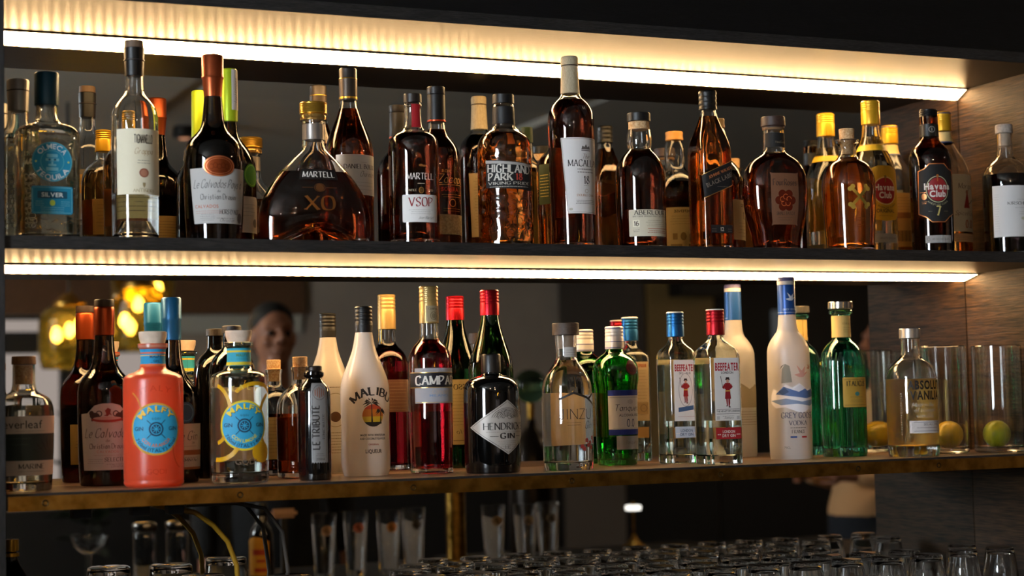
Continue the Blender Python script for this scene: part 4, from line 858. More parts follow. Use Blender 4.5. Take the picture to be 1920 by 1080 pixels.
L.text('SMALL BATCH', 0, 65, 5.6, '#2c1a14', 'serif', 36).lines(0, 60, 34, 1, 3, '#3c2a20').lines(0, 56, 30, 1, 3, '#3c2a20'); L.build('tan label')

b = Bottle('bumbu', 'rum_bottle', 'stubby amber rum bottle with cork stopper and a metal crossbones emblem', 'bottle', 210.6, -11)
b.glass(CLEAR, floor=11, punt=9); b.liquid(ORANGE, 177); b.cap(CORK, 'cork_stopper'); b.plug(CORK, 184, 210, 11.5)
L = Label(b, off=1.2, zref=100); OL = foil('#b09a48', .3)
for a_ in (48, -48):
    ca, sa = math.cos(R(a_)), math.sin(R(a_)); L.rect(0, 101, 44, 5.4, OL, 2 + (a_ > 0), R(a_))
    for e in (1, -1):
        for f in (1, -1): L.ell(e * 22 * ca - f * 3.2 * sa, 101 + e * 22 * sa + f * 3.2 * ca, 4.2, 4.2, OL, 2 + (a_ > 0))
q = L.build('crossed metal bones'); q.name = 'metal_emblem'
for z, l in ((62, 22), (138, 16), (50, 14)):
    Label(b).lines(0, z, l, 2, 4, glass((.9, .5, .15)), 1.4).build()

b = Bottle('havana_original', 'rum_bottle', 'clear rum bottle with gold cap, yellow label and round red badge', 'bottle', 264, -3)
b.glass(CLEAR, floor=9, punt=6); b.liquid(glass((.95, .93, .82), 0, 1.36), 240); b.cap(YEL, ribs=(290, 307, 4, .6)); b.band('neck_ring_label', 211, 223, mat('paper_sun', '#d8b02c', .5), .4)
L = Label(b); L.paper([(-40, 160), (-34, 172), (-14, 180), (14, 180), (34, 172), (40, 160), (40, 86), (26, 76), (0, 73), (-26, 76), (-40, 86)], '#d2a425').ell(0, 131, 24, 25, '#a51a1e').ringp(0, 131, 26, 27, 1.2, '#ecd9a0').text('Havana', 0, 132, 12, '#f0e6d8', 'black', 44, 0, 3).text('Club', 0, 117, 12, '#f0e6d8', 'black', 28, 0, 3)
L.ell(0, 158, 2.6, 3, '#8a6a20').rect(0, 152, 2, 10, '#8a6a20').text('ORIGINAL', 0, 89, 7.5, '#4a3a12', 'bold', 40).lines(0, 83, 40, 1, 3, '#6a5418').arc('EL RON DE CUBA', 0, 131, 31, 3.4, '#6a5418', 'bold', 90, -90, True); L.build('yellow label')
L = Label(b); L.paper(rrect(0, 40, 54, 17, 1), '#a8a49a').text('HECHO EN CUBA', 4, 38, 4, '#77736a', 'sans', 38).build('grey strip')
Label(b, 1).paper(rect_pts(-32, 32, 60, 170), '#b98f30').lines(0, 160, 48, 16, 6, '#6a5018').build()

b = Bottle('havana_seven', 'rum_bottle', 'dark rum bottle with black cap and shield-shaped black label numbered 7', 'bottle', 262.5, -19)
b.glass(glass((.30, .12, .06)), floor=8); b.liquid(DEEP, 200); b.cap(BLK, ribs=(264, 275, 3, .6)); b.band('neck_label', 224, 248, BLK, .4)
Label(b, off=.7, zref=236).ringp(0, 237, 6, 6, 1.4, '#8c8680').rect(0, 237, 2, 6, '#8c8680').build()
L = Label(b); CU = foil('#b8784a', .35); L.paper([(-36, 156), (-24, 160), (-14, 169), (14, 169), (24, 160), (36, 156), (38, 76), (24, 70), (12, 60), (-12, 60), (-24, 70), (-38, 76)], '#141213')
o_ = [(-36, 156), (-24, 160), (-14, 169), (14, 169), (24, 160), (36, 156), (38, 76), (24, 70), (12, 60), (-12, 60), (-24, 70), (-38, 76)]
for (a0, a1), (c0, c1) in zip(o_, o_[1:] + o_[:1]):
    dx, dy = c0 - a0, c1 - a1; l = math.hypot(dx, dy); L.rect((a0 + c0) / 2, (a1 + c1) / 2, l + 1.2, 1.6, CU, 1, math.atan2(dy, dx))
L.ell(0, 121, 19, 22, '#8e1a1e').ringp(0, 121, 22, 25, 1.4, '#b9b48c').text('Havana', 0, 121, 12, '#d8cfc6', 'black', 50, 0, 3).text('Club', 0, 107, 12, '#d8cfc6', 'black', 31, 0, 3).ell(0, 146, 2.4, 3, CU).rect(0, 140, 2, 8, CU).text('7', 0, 72, 17, '#c9b56a', 'slab', 9).ell(-26, 108, 5, 6, CU).lines(-26, 98, 10, 2, 3, CU).rect(-27, 116, 14, 1.2, CU).arc('ANEJO DE CUBA', 0, 121, 27, 3.4, '#8a8668', 'bold', 84, -90, True).lines(-15, 80, 10, 1, 3, '#8a8668').lines(15, 80, 10, 1, 3, '#8a8668'); L.build('black shield label with copper edge')
L = Label(b); L.paper(rrect(0, 28, 52, 14, 1), '#9a9794').text('HECHO EN CUBA', 3, 26, 4, '#6a6764', 'sans', 34).ringp(-20, 28, 3, 3, .8, '#6a6764').build('grey strip')
Label(b, 1).paper(rect_pts(-22, 22, 30, 160), '#c9a038').lines(0, 150, 32, 20, 6, '#6a5018').build()

b = Bottle('morgan', 'rum_bottle', 'clear spiced spirit bottle with gold blue-rimmed cap, rightmost behind the black-label rum', 'bottle', 256.5, 6)
b.glass(CLEAR, floor=9); b.liquid(GOLDEN, 70); b.cap(YEL, ribs=(276, 288, 3, .5)); b.band('blue_rim', 290.5, 293, mat('rim_blue', '#26386e', .4), .35); b.band('neck_label', 232, 254, mat('paper_straw', '#d5b878', .6), .4); b.band('blue_band', 232, 236, mat('rim_blue', '#26386e', .4), .6)
L = Label(b); L.paper(rrect(6, 110, 92, 112, 4), '#d6c7a8').text('Morgan', 10, 138, 11, '#5c3420', 'script', 44, .15).poly([(0, 100), (8, 128), (12, 128), (18, 100)], '#9a2a20').ell(10, 131, 4, 4.6, '#a86a4a').rect(22, 112, 22, 2, '#6a5030', 2, R(30)).text('Spiced Gold', 8, 86, 8.5, '#7a3d1c', 'script', 56, .2).text('0.0', 14, 62, 14, '#b0561c', 'slab', 22).build('cream label')
L = Label(b); L.paper(rect_pts(-38, 46, 34, 50), '#cfa77c').lines(6, 45, 60, 3, 3.4, '#8a5a30').build('lower strip')
L = Label(b, 1); L.paper(rect_pts(-40, 40, 40, 150), '#b98a44').rect(0, 104, 76, 12, '#7a4a20').lines(0, 140, 62, 5, 6, '#5a3a18')
for i in range(14): L.rect(-18 + i * 2.8, 62, 1.3 if i % 3 else 2, 22, '#4a3014')
L.build()

b = Bottle('kirsch', 'spirit_bottle', 'short-necked bottle of dark liqueur with cork-grey stopper and plain white label, beside the right wall', 'bottle', 237.8, 0)
b.glass(CLEAR, floor=8, punt=6); b.liquid(glass((.02, .012, .012), 0, 1.36), 157); b.cap(speckle('stopper_grey', '#8a7f76', '#a89d92', 200, .7), 'stopper'); b.plug(PALECORK, 214, 237.5, 11.5)
L = Label(b); L.paper(rect_pts(-58, 60, 35, 133), '#d5d1ce').text('KIRSCHBRAND', 2, 96, 5.5, '#4a4644', 'serif', 62).lines(2, 90, 40, 1, 4, '#8a8684').lines(6, 82, 30, 2, 4, '#8a8684').lines(0, 106, 24, 1, 4, '#8a8684').ell(2, 70, 6, 3, '#b8b49a').lines(-50, 116, 10, 16, 4.6, '#a8a4a0').build('plain white label')

# ------------------------------------------------------------------ lower shelf
GREENGLASS = glass((.09, .50, .10)); TEAL = glass((.16, .68, .52)); GIN = glass((.985, .99, .985), 0, 1.36)

b = Bottle('everleaf', 'spirit_bottle', 'clear bottle with wooden stopper and dark green leaf label, cut off by the left upright', 'bottle', 189.8, 0)
b.glass(CLEAR, floor=11, punt=2); b.liquid(glass((.95, .93, .80), 0, 1.36), 128); b.cap(wood('stopper_oak', '#6e4a2a', '#96693f', 'Z', 3, .5, .3), 'stopper'); b.plug(CORK, 160, 189, 13)
L = Label(b, zref=70); L.paper(rect_pts(-62, 58, 24, 112), '#c8b8a8').poly(rect_pts(-62, 58, 46, 86), '#2c3630').text('everleaf', -8, 94, 12.5, '#2b2523', 'sans', 58).lines(4, 90, 52, 1, 3, '#8a7d72')
for k in range(9):
    a_ = R(25 + k * 16); L.poly([(38, 47), (38 + 30 * math.cos(a_) - 2, 47 + 30 * math.sin(a_)), (38 + 36 * math.cos(a_), 47 + 36 * math.sin(a_)), (38 + 30 * math.cos(a_) + 2, 47 + 27 * math.sin(a_))], '#1f2723', 2)
L.lines(-12, 79, 34, 1, 4, '#4d5a50').lines(-12, 70, 34, 1, 4, '#4d5a50').text('MARINE', 6, 34, 7, '#3c342f', 'serif', 40).lines(6, 30, 44, 1, 3, '#6a5d54').lines(46, 36, 9, 1, 3, '#c08a78'); L.build()

b = Bottle('calvados_selection', 'calvados_bottle', 'dark bottle with copper capsule, wood disc top and crested cream label, behind the orange gin', 'bottle', 237, -5)
b.glass(WINEGLASS, solid=True); b.band('copper_capsule', 237, 282.5, foil('#a4441f', .36), 0); b.band('stopper', 282.5, 294.1, mat('disc_umber', '#33251e', .5), 0)
b.top_raw
L = Label(b, zref=75); L.paper([(-46, 113), (-33, 114), (-27, 119), (-20, 126), (-8, 129), (8, 129), (20, 126), (27, 119), (33, 114), (46, 113), (42, 25), (-42, 25)], '#c9b7ab')
for q in (1, -1):
    L.ell(q * 20, 110, 8, 5, '#4a2a24', 2).ell(q * 25, 114, 4, 4, '#4a2a24', 2).rect(q * 15, 106, 3, 7, '#4a2a24').rect(q * 24, 105, 3, 7, '#4a2a24').ringp(q * 13, 113, 5, 5, 1.6, '#4a2a24')
L.poly([(-6, 110), (-2, 112), (-4, 118), (0, 122), (5, 120), (4, 114), (7, 110), (3, 112), (0, 109)], '#8a2f22', 3).ell(0, 104, 25, 4.4, '#a03024', 3).ell(0, 106, 22, 2.6, '#c8988a', 4).lines(0, 99, 40, 1, 3, '#b8705c')
L.text('Le Calvados', -2, 76, 14, '#5a443c', 'script', 72, .25).text('de', 0, 69, 4.4, '#7a4a3c', 'script').text('Christian Drouin', 0, 58.5, 8, '#6a4a40', 'serif', 58).text('CALVADOS', 0, 52, 4, '#c88a78', 'bold', 34).lines(0, 48, 56, 1, 3, '#b88a7c').lines(-20, 42, 28, 3, 3, '#8a766c').text('SELECTION', 16, 38.5, 6, '#5a4a44', 'serif', 42).lines(14, 34, 36, 1, 3, '#7a655c').text('Christian', 16, 29, 4.4, '#7a655c', 'script', 22, .4); L.build('cream crested label')
L = Label(b, 1); L.paper(rect_pts(-38, 38, 30, 96), '#b9974e').lines(0, 88, 58, 7, 5, '#5c4526').rect(-20, 40, 14, 12, '#4a3a20').build()

b = Bottle('malfy_orange', 'gin_bottle', 'frosted orange gin bottle with pale cork and round blue label', 'bottle', 219.2, -7)
b.glass(translucent('frosted_orange', '#ff6440', '#ff8a54', .55, .3), solid=True); b.cap(PALECORK, 'stopper'); b.band('glass_lip', 211.5, 219.2, translucent('frosted_peach', '#f0a88c', '#ffc0a0', .5, .25), 0, shape=[(18.6, 210.5), (22.8, 213.4), (22.9, 217.6), (20, 219.2)])
L = Label(b, off=.5, zref=198); L.paper(rect_pts(-57, 57, 184, 211), '#1c8fc0', 'neck_label').rect(0, 186, 114, 4, '#d8622c').rect(0, 205, 114, 2.4, '#d8622c').rect(0, 201, 114, 1, '#e8c040').text('MALFY', 3, 197, 4.4, '#14344c', 'bold', 18).text('GIN', 3, 191, 3, '#14344c', 'bold', 8).lines(3, 190, 16, 1, 3, '#14344c'); L.build('blue neck band')
def malfy(b, ring, word, z0, r, blue='#2fa3cf'):
    L = Label(b, zref=z0, off=.4); L.paper(ellipse(0, z0, r, r), ring).ell(0, z0, r - 3.2, r - 3.2, blue).arc('MALFY', .7, z0 - .8, r - 13, 8.6, '#163a58', 'black', 112).arc('MALFY', 0, z0, r - 13, 8.6, word, 'black', 112, layer=3).text('G.Q.D.I', 0, z0 + 14.5, 3, '#1b4660', 'bold', 13)
    L.text('GIN', -r * .66, z0 - 2, 6, '#163a58', 'bold', 14).text('GIN', r * .66, z0 - 2, 6, '#163a58', 'bold', 14).ell(0, z0, 11, 11, '#163a58', 2).ell(0, z0, 8.6, 8.6, blue, 3).ell(0, z0, 7, 7, '#163a58', 4)
    for a_ in range(0, 180, 45): L.rect(0, z0, 12, 1.2, blue, 5, R(a_))
    for a_ in (45, 135): 
        for e in (1, -1): L.rect(e * 15 * math.cos(R(a_)), z0 + e * 15 * math.sin(R(a_)), 9, 1.2, '#163a58', 2, R(a_))
    return L
L = malfy(b, '#d8a23a', '#efc13a', 88, 40); L.arc('CON ARANCIA', 0, 88, 22, 5.4, '#d8702c', 'bold', 110, -90, True).arc('700ml (ITALY) 41vol', 0, 88, 29.5, 5.4, '#163a58', 'bold', 128, -90, True); L.build('round blue label with gold rim')
L = Label(b, zref=100); OE = translucent('frosted_deep', '#ea5330', '#f0703c', .5, .3)
L.arc('ITALY', 0, 88, 58, 9, OE, 'sans', 46).text('GQDI', 0, 20, 8, OE, 'sans', 30)
L.ringp(-46, 105, 26, 42, 2.2, '#e8902c', 1, -70, 70).ringp(48, 60, 22, 34, 2.0, '#e8602c', 1, 110, 250); L.build('embossed letters')

b = Bottle('gin_blue', 'gin_bottle', 'dark bottle with long blue capsule and cream label, between the orange and lemon gins', 'bottle', 229.3, 6)
b.glass(WINEGLASS, solid=True); b.cap(mat('blue_foil', '#135a86', .35, .35), 'blue_capsule')
L = Label(b, zref=60); L.paper(rect_pts(-52, 54, 21, 94), '#cdbfae').text('Le Gin', 10, 68, 14, '#4a3c34', 'script', 44, .3).text('de', 22, 62, 4, '#4a3c34', 'script').lines(12, 58, 40, 1, 3, '#8a7668').rect(1, 48, 106, 8, '#9a5a30').rect(1, 23, 106, 4, '#9a5a30').text('CARMINA No 1', 14, 34, 4.6, '#5a4a40', 'serif', 42).lines(14, 40, 50, 1, 3, '#6a5848'); L.build('cream label')
Label(b).paper(ellipse(8, 112, 17, 17), mat('blue_seal', '#27496e', .5)).ringp(8, 112, 14, 14, 1.4, '#5a80a8').build('round blue label')
Label(b, 1).paper(rect_pts(-36, 36, 26, 90), '#b9974e').lines(0, 82, 56, 8, 6, '#5c4526').build()

b = Bottle('black_pair', 'gin_bottle', 'black round-shouldered bottle with black cap, hidden behind the lemon gin bottle', 'bottle', 240.5, 0)
b.glass(BLACKGLASS, solid=True); b.cap(wood('cap_soot', '#1c1613', '#2f2621', 'X', 4, .5, .2), 'stopper')
Label(b).text('GIN', 0, 110, 20, foil('#8a7a58'), 'serif').lines(0, 96, 50, 3, 6, foil('#8a7a58')).build()

b = Bottle('malfy_lemon', 'gin_bottle', 'clear gin bottle painted with yellow lemon rings, pale cork and round blue label', 'bottle', 220.5, -5)
b.glass(CLEARG, floor=15, punt=2); b.liquid(GIN, 166); b.cap(PALECORK, 'stopper'); b.band('glass_lip', 213.4, 220.4, CLEARG, 0, shape=[(18.2, 211.6), (22.8, 214.6), (22.9, 219), (19, 220.5)])
Label(b, 1).paper(rect_pts(-30, 30, 34, 150), '#c2a488').lines(0, 140, 48, 14, 7, '#7a604c').build()
L = Label(b, off=.5, zref=198); L.paper(rect_pts(-56, 56, 184, 211), '#2f9fb8', 'neck_label').rect(0, 187, 112, 5, '#d2c02c').rect(0, 206, 112, 3, '#d2c02c').text('MALFY', 2, 198, 4.4, '#4a7a3a', 'bold', 18).lines(2, 194, 22, 1, 3, '#2a6a80'); L.build('teal neck band')
L = malfy(b, '#e2cc28', '#efd832', 90, 39); L.arc('CON LIMONE', 0, 90, 21, 5.4, '#d8d02c', 'bold', 104, -90, True).arc('700ml (ITALY) 41vol', 0, 90, 28.5, 5.4, '#163a58', 'bold', 128, -90, True); L.build('round blue label with yellow rim')
LY = mat('lemon_paint', '#dca612', .4)
L = Label(b, zref=90); L.ringp(-50, 108, 32, 48, 6, LY, 1, -80, 80).ringp(-44, 70, 40, 36, 7, LY, 1, -100, 20).ringp(20, 118, 46, 40, 6, LY, 1, 20, 140).ell(30, 48, 18, 16, LY).ringp(52, 95, 30, 46, 6, LY, 1, 100, 250)
L.arc('ITALY', 0, 90, 56, 8, '#dfc45a', 'sans', 50).text('GQDI', 2, 30, 8, '#6d5a44', 'sans', 34); L.build('yellow lemon rings')

b = Bottle('bitters', 'bitters_bottle', 'small clear bottle of dark bitters with cork and pink label, behind the narrow fluted bottle', 'bottle', 183, 4)
b.glass(CLEAR, floor=8); b.liquid(COGNAC, 106); b.cap(CORK, 'cork'); b.plug(CORK, 162, 183, 10.5)
L = Label(b, zref=66); L.paper(rect_pts(-20, 24, 27, 106), '#c9b4ae')
rnd = random.Random(5)
for i in range(44): L.ringp(-16 + (i % 5) * 8.6 + rnd.uniform(-1, 1), 32 + (i // 5) * 8.4, 2.8, 2.8, 1, '#a85a54', 1, rnd.uniform(0, 180), rnd.uniform(260, 360))
L.rect(2, 66, 10, 72, '#b0584e', 2).text('BITTERS', 2, 66, 6, '#e0cdc6', 'slab', 56, layer=3, a=R(90)); L.build('pink patterned label')
Label(b, 1).paper(rect_pts(-30, 30, 28, 100), '#c0a468').lines(0, 94, 46, 10, 6, '#6a5430').build()

b = Bottle('tribute', 'tonic_bottle', 'small narrow black fluted bottle with vertical silver label', 'bottle', 172.2, 2, flute=(26, .045, 2, 58))
b.glass(mat('black_glass_fluted', '#0b0807', .08, coat=.6), solid=True); b.cap(mat('crown_cap', '#2b2421', .35, .6), 'crown_cap'); b.band('neck_ring', 163, 171.5, mat('black_glass_fluted', '#0b0807', .08, coat=.6), 1.6)
L = Label(b, zref=90); zz = [(-14, 154), (14, 154)] + [(14 - i * 2, 27 + (i % 2) * 2) for i in range(15)]
L.paper(zz, mat('silver_paper', '#8f8d8d', .5, .25)).text('LE TRIBUTE', -1, 84, 11, '#241f1e', 'slab', 70, layer=2, a=R(90)).text('TONIC WATER', 8, 84, 4, '#4a4544', 'serif', 40, layer=2, a=R(90)).lines(-9.5, 84, 2, 1, 2, '#4a4544')
for i in range(5): L.rect(-7 + i * 3.5, 139, 1.8, 18 - abs(i - 2) * 4, mat('copper_print', '#8a5a4a', .4, .3), 2)
L.ringp(0, 139, 11, 12, .8, '#5c5656').lines(0, 42, 16, 2, 3, '#4a4544').text('200ml', 0, 32, 4, '#3c3736', 'sans', 14).rect(-11.5, 88, .6, 110, '#5c5656').rect(11.5, 88, .6, 110, '#5c5656'); L.build('silver label')

MILK = translucent('milky_white', '#f0e8de', '#f8ead6', .45, .16)
b = Bottle('malibu', 'liqueur_bottle', 'curved white coconut liqueur bottle with black cap, palm tree and sunset print', 'bottle', 239, 1)
b.glass(MILK, solid=True); b.cap(BLK, ribs=(255, 280, 4, .8)); b.band('cap_skirt', 239, 252, mat('skirt_black', '#141110', .45), .12)
L = Label(b, zref=100); K = '#2b211c'; L.arc('MALIBU', 0, 92, 42, 13, K, 'slab', 96)
L.ell(0, 100, 18.5, 18.5, '#e8b52c').poly([(18.5 * math.cos(R(a_)), 100 + 18.5 * math.sin(R(a_))) for a_ in range(-5, 186, 10)], '#e07a22', 2).poly([(18.5 * math.cos(R(a_)), 100 + 18.5 * math.sin(R(a_))) for a_ in range(35, 146, 10)], '#d8502c', 3).poly([(18.5 * math.cos(R(a_)), 100 + 18.5 * math.sin(R(a_))) for a_ in range(215, 326, 10)], K, 3)
for px_, pz, h_, fr in ((-3, 120, 36, 15), (13, 106, 20, 10)):
    L.poly([(px_ - 1.2, pz - h_), (px_ + 2.2, pz - h_), (px_ + 1, pz - h_ * .4), (px_ + .8, pz), (px_ - .8, pz), (px_ - .4, pz - h_ * .4)], K, 4)
    for a_ in (5, 40, 75, 110, 145, 178, -22, 205): ca, sa = math.cos(R(a_)), math.sin(R(a_)); L.poly([(px_, pz + 1), (px_ + fr * .55 * ca - 2 * sa, pz + fr * .5 * sa + 2.6), (px_ + fr * ca, pz + fr * .6 * sa - 3), (px_ + fr * .5 * ca, pz + fr * .42 * sa - .6)], K, 4)
L.text('MADE WITH WHITE RUM', 0, 66, 3.6, K, 'bold', 44).text('AND COCONUT FLAVOUR', 0, 60, 3.6, K, 'bold', 46).text('ORIGINAL', 0, 51, 2.8, '#b0503c', 'bold', 18).text('LIQUEUR', 0, 38, 6.4, K, 'bold', 28); L.build('palm tree print')
L = Label(b, 1); L.lines(0, 150, 44, 1, 4, '#6a5430', 1.4).ringp(0, 110, 24, 30, 1, '#a08a58').ell(0, 98, 10, 9, '#5a3a22').lines(0, 70, 50, 8, 5, '#8a7448', 1).build()

b = Bottle('campari', 'aperitif_bottle', 'red aperitif bottle with tan cap and black and silver band label', 'bottle', 253.4, -3, flute=(34, .018, 4, 66))
b.glass(CLEAR, floor=8, punt=5); b.liquid(glass((.36, .012, .022), 0, 1.36), 226); b.cap(mat('cap_champagne', '#a98e58', .35, .5), ribs=(287, 314, 4, .7))
L = Label(b, off=.4, zref=268); L.paper(rect_pts(-10, 16, 256, 283), '#9a8a6c', 'neck_label').text('CAMPARI', 3, 276, 3.6, '#6a5c44', 'bold', 18).ringp(3, 266, 6, 7, 1, '#6a5c44').ell(3, 266, 3.6, 4.4, '#7c6c50').build()
L = Label(b, zref=156); L.paper(rect_pts(-40, 46, 118, 177), '#a5a2a6').poly(rect_pts(-52, 58, 144.5, 169.5), '#14101a', 1).rect(3, 169.6, 110, 1.2, foil('#c0a060'), 2).rect(3, 144.4, 110, 1.2, foil('#c0a060'), 2).text('CAMPARI', 4, 149, 14.5, '#ded6cc', 'slab', 84, 0, 3)
L.text('MILANO', 4, 129, 4, '#7a90b0', 'bold', 34).text('Campari', 8, 134, 8, '#c0a890', 'script', 34, .3).rect(3, 119.4, 86, 1, foil('#c0a060')).lines(3, 173, 60, 1, 3, '#7a787c'); L.build('silver and black label')
Label(b, 1).paper(rect_pts(-36, 36, 104, 162), '#7a4a30').lines(0, 156, 60, 9, 6, '#b08a60').build()

b = Bottle('vermouth', 'vermouth_bottle', 'dark green bottle with red screw cap, behind the black apothecary gin bottle', 'bottle', 268.4, 0)
b.glass(DARKGREEN, solid=True); b.cap(foil('#a81420', .34), ribs=(288, 310, 4, .7))
L = Label(b); L.paper(rect_pts(-45, 45, 40, 155), '#cfb98c').text('VERMOUTH', 0, 130, 9, '#4c3a1c', 'serif', 60).lines(0, 118, 60, 6, 8, '#6b5026').build()
L = Label(b, 1); L.paper(rect_pts(-34, 34, 43, 160), '#d0b478').text('ROSSO', 0, 142, 9, '#4c3a1c', 'serif', 40).lines(0, 132, 52, 10, 6, '#6b5026').text('Carlo', 0, 62, 8, '#4c3a1c', 'script', 30, .3).rect(0, 50, 44, 1, '#6b5026').build()

b = Bottle('hendrick', 'gin_bottle', 'black apothecary gin bottle with diamond-shaped pale label', 'bottle', 166.6, 10)
b.glass(BLACKGLASS, solid=True); b.cap(mat('stopper_black', '#141112', .38), 'stopper')
L = Label(b, zref=76); D = [(-68, 76), (0, 121), (68, 76), (0, 31)]
L.paper(D, mat('silver_sheet', '#b3aca4', .45, .2)); 
for (a0, a1), (c0, c1) in zip(D, D[1:] + D[:1]):
    L.rect((a0 + c0) / 2 * .94, 76 + ((a1 + c1) / 2 - 76) * .94, math.hypot(c0 - a0, c1 - a1) * .92, .8, '#5a534e', 1, math.atan2(c1 - a1, c0 - a0))
L.text("HENDRICK'S", 0, 72, 11, '#1e1a19', 'serif', 84).text('GIN', 0, 57.5, 8.5, '#1e1a19', 'slab', 28).rect(-24, 61, 14, .8, '#3a3431').rect(24, 61, 14, .8, '#3a3431').lines(0, 68, 84, 1, 3, '#6a625c').lines(0, 53, 40, 5, 3, '#7a726c').text('HG', 0, 40, 6, '#5a534e', 'script')
for i in range(7): L.ringp(0, 84 + i * .6, 30 - i * 3.6, 24 - i * 2.6, .8, '#4a4441', 1, 20, 160)
for i in range(6): L.ringp(-14 + i * 6, 95 + (i % 3) * 2, 5, 6, .7, '#4a4441', 1, i * 40, i * 40 + 250)
L.build('pale diamond label')

b = Bottle('jinzu', 'gin_bottle', 'clear slope-shouldered gin bottle with wide dark wooden cap and thin black lettering', 'bottle', 228.5, -3)
b.glass(CLEAR, floor=12, punt=3); b.liquid(GIN, 186); b.cap(wood('cap_walnut', '#34251d', '#57412f', 'X', 4, .5, .3), 'wooden_cap'); b.plug(PALECORK, 206, 228, 13)
L = Label(b, zref=200, off=.5); L.paper(rect_pts(-10, 18, 191, 208), '#b8b2ac', 'neck_label').lines(4, 203, 22, 3, 4, '#6a6462').build()
L = Label(b, zref=90); K = '#2a2523'; L.text('JINZU', 0, 86, 17, K, 'thin', 62).lines(-6, 80, 28, 2, 4, K).text('Gin', 22, 70, 12, K, 'script', 16, .3)
L.poly([(-30, 118), (-6, 128), (20, 120), (44, 106), (46, 109), (20, 124), (-6, 132), (-32, 121)], K).poly([(20, 120), (40, 130), (42, 128), (24, 117)], K)
for s, z in ((18, 50), (26, 46), (22, 42), (34, 54), (38, 48), (8, 40), (12, 36), (30, 38)):
    for a_ in range(5): L.ell(s + 2.2 * math.cos(R(a_ * 72)), z + 2.2 * math.sin(R(a_ * 72)), 1.7, 1.7, '#a83c34')
L.build('thin black print with red blossoms')
L = Label(b, 1); L.paper([(-56, 50), (-30, 42), (0, 40), (30, 42), (56, 50), (56, 112), (40, 124), (14, 130), (-14, 130), (-40, 124), (-56, 112)], '#cfb286').ringp(0, 60, 40, 10, 1, '#5a4a34', 2, 0, 180).lines(0, 110, 60, 6, 7, '#8a7448').build('arched tan back label')

b = Bottle('tanqueray', 'gin_bottle', 'green shaker-shaped gin bottle with white cap, red wax seal and blue-edged label', 'bottle', 208.3, 0)
b.glass(GREENGLASS, floor=9, punt=3); b.liquid(glass((.80, .95, .80), 0, 1.36), 176); b.cap(mat('cap_pearl', '#cfc9c4', .3, .2), ribs=(228, 246, 3, .8)); 
for z_ in (210, 221, 245): b.band('blue_line', z_, z_ + 1.6, mat('line_blue', '#31367c', .4), .4)
Label(b, off=1.4, zref=172).paper(ellipse(14, 174, 13.5, 13.5), mat('wax_red', '#4a1214', .3), 'wax_seal').ringp(14, 174, 11, 11, 1.6, mat('wax_edge', '#6a1c1c', .3)).build('dark red wax seal')
L = Label(b, zref=90); L.paper(rect_pts(-32, 50, 54, 134), '#d9d4cf').poly(rect_pts(-32, 50, 124, 134), '#1a2f8c').poly(rect_pts(-32, 50, 54, 64), '#1a2f8c').text('Tanqueray', 12, 97, 11, '#2b2a32', 'script', 68, .25).text('ALCOHOL FREE', 10, 87, 4.6, '#5a5a66', 'bold', 46).text('0.0', 10, 69, 12.5, '#3a4a68', 'mono', 17).rect(9, 66, 66, .7, '#a0a0a8').rect(9, 121, 76, 1, '#a0a0a8')
for i in range(4): L.rect(5 + i * 3, 113, 2, 10 - abs(i - 1.5) * 3, '#b8b4b4', 2)
L.build('white label with blue bars')
L = Label(b, zref=40); L.paper(rect_pts(-18, 48, 28, 52), mat('plate_silver', '#a8a4a2', .3, .6), 'silver_plate').text('Tanqueray', 14, 38, 6, '#7a7674', 'script', 34, .3).build('silver plate')
Label(b, 1).paper(rect_pts(-34, 34, 50, 130), '#c9b890').lines(0, 120, 54, 8, 8, '#5a4a30').build()

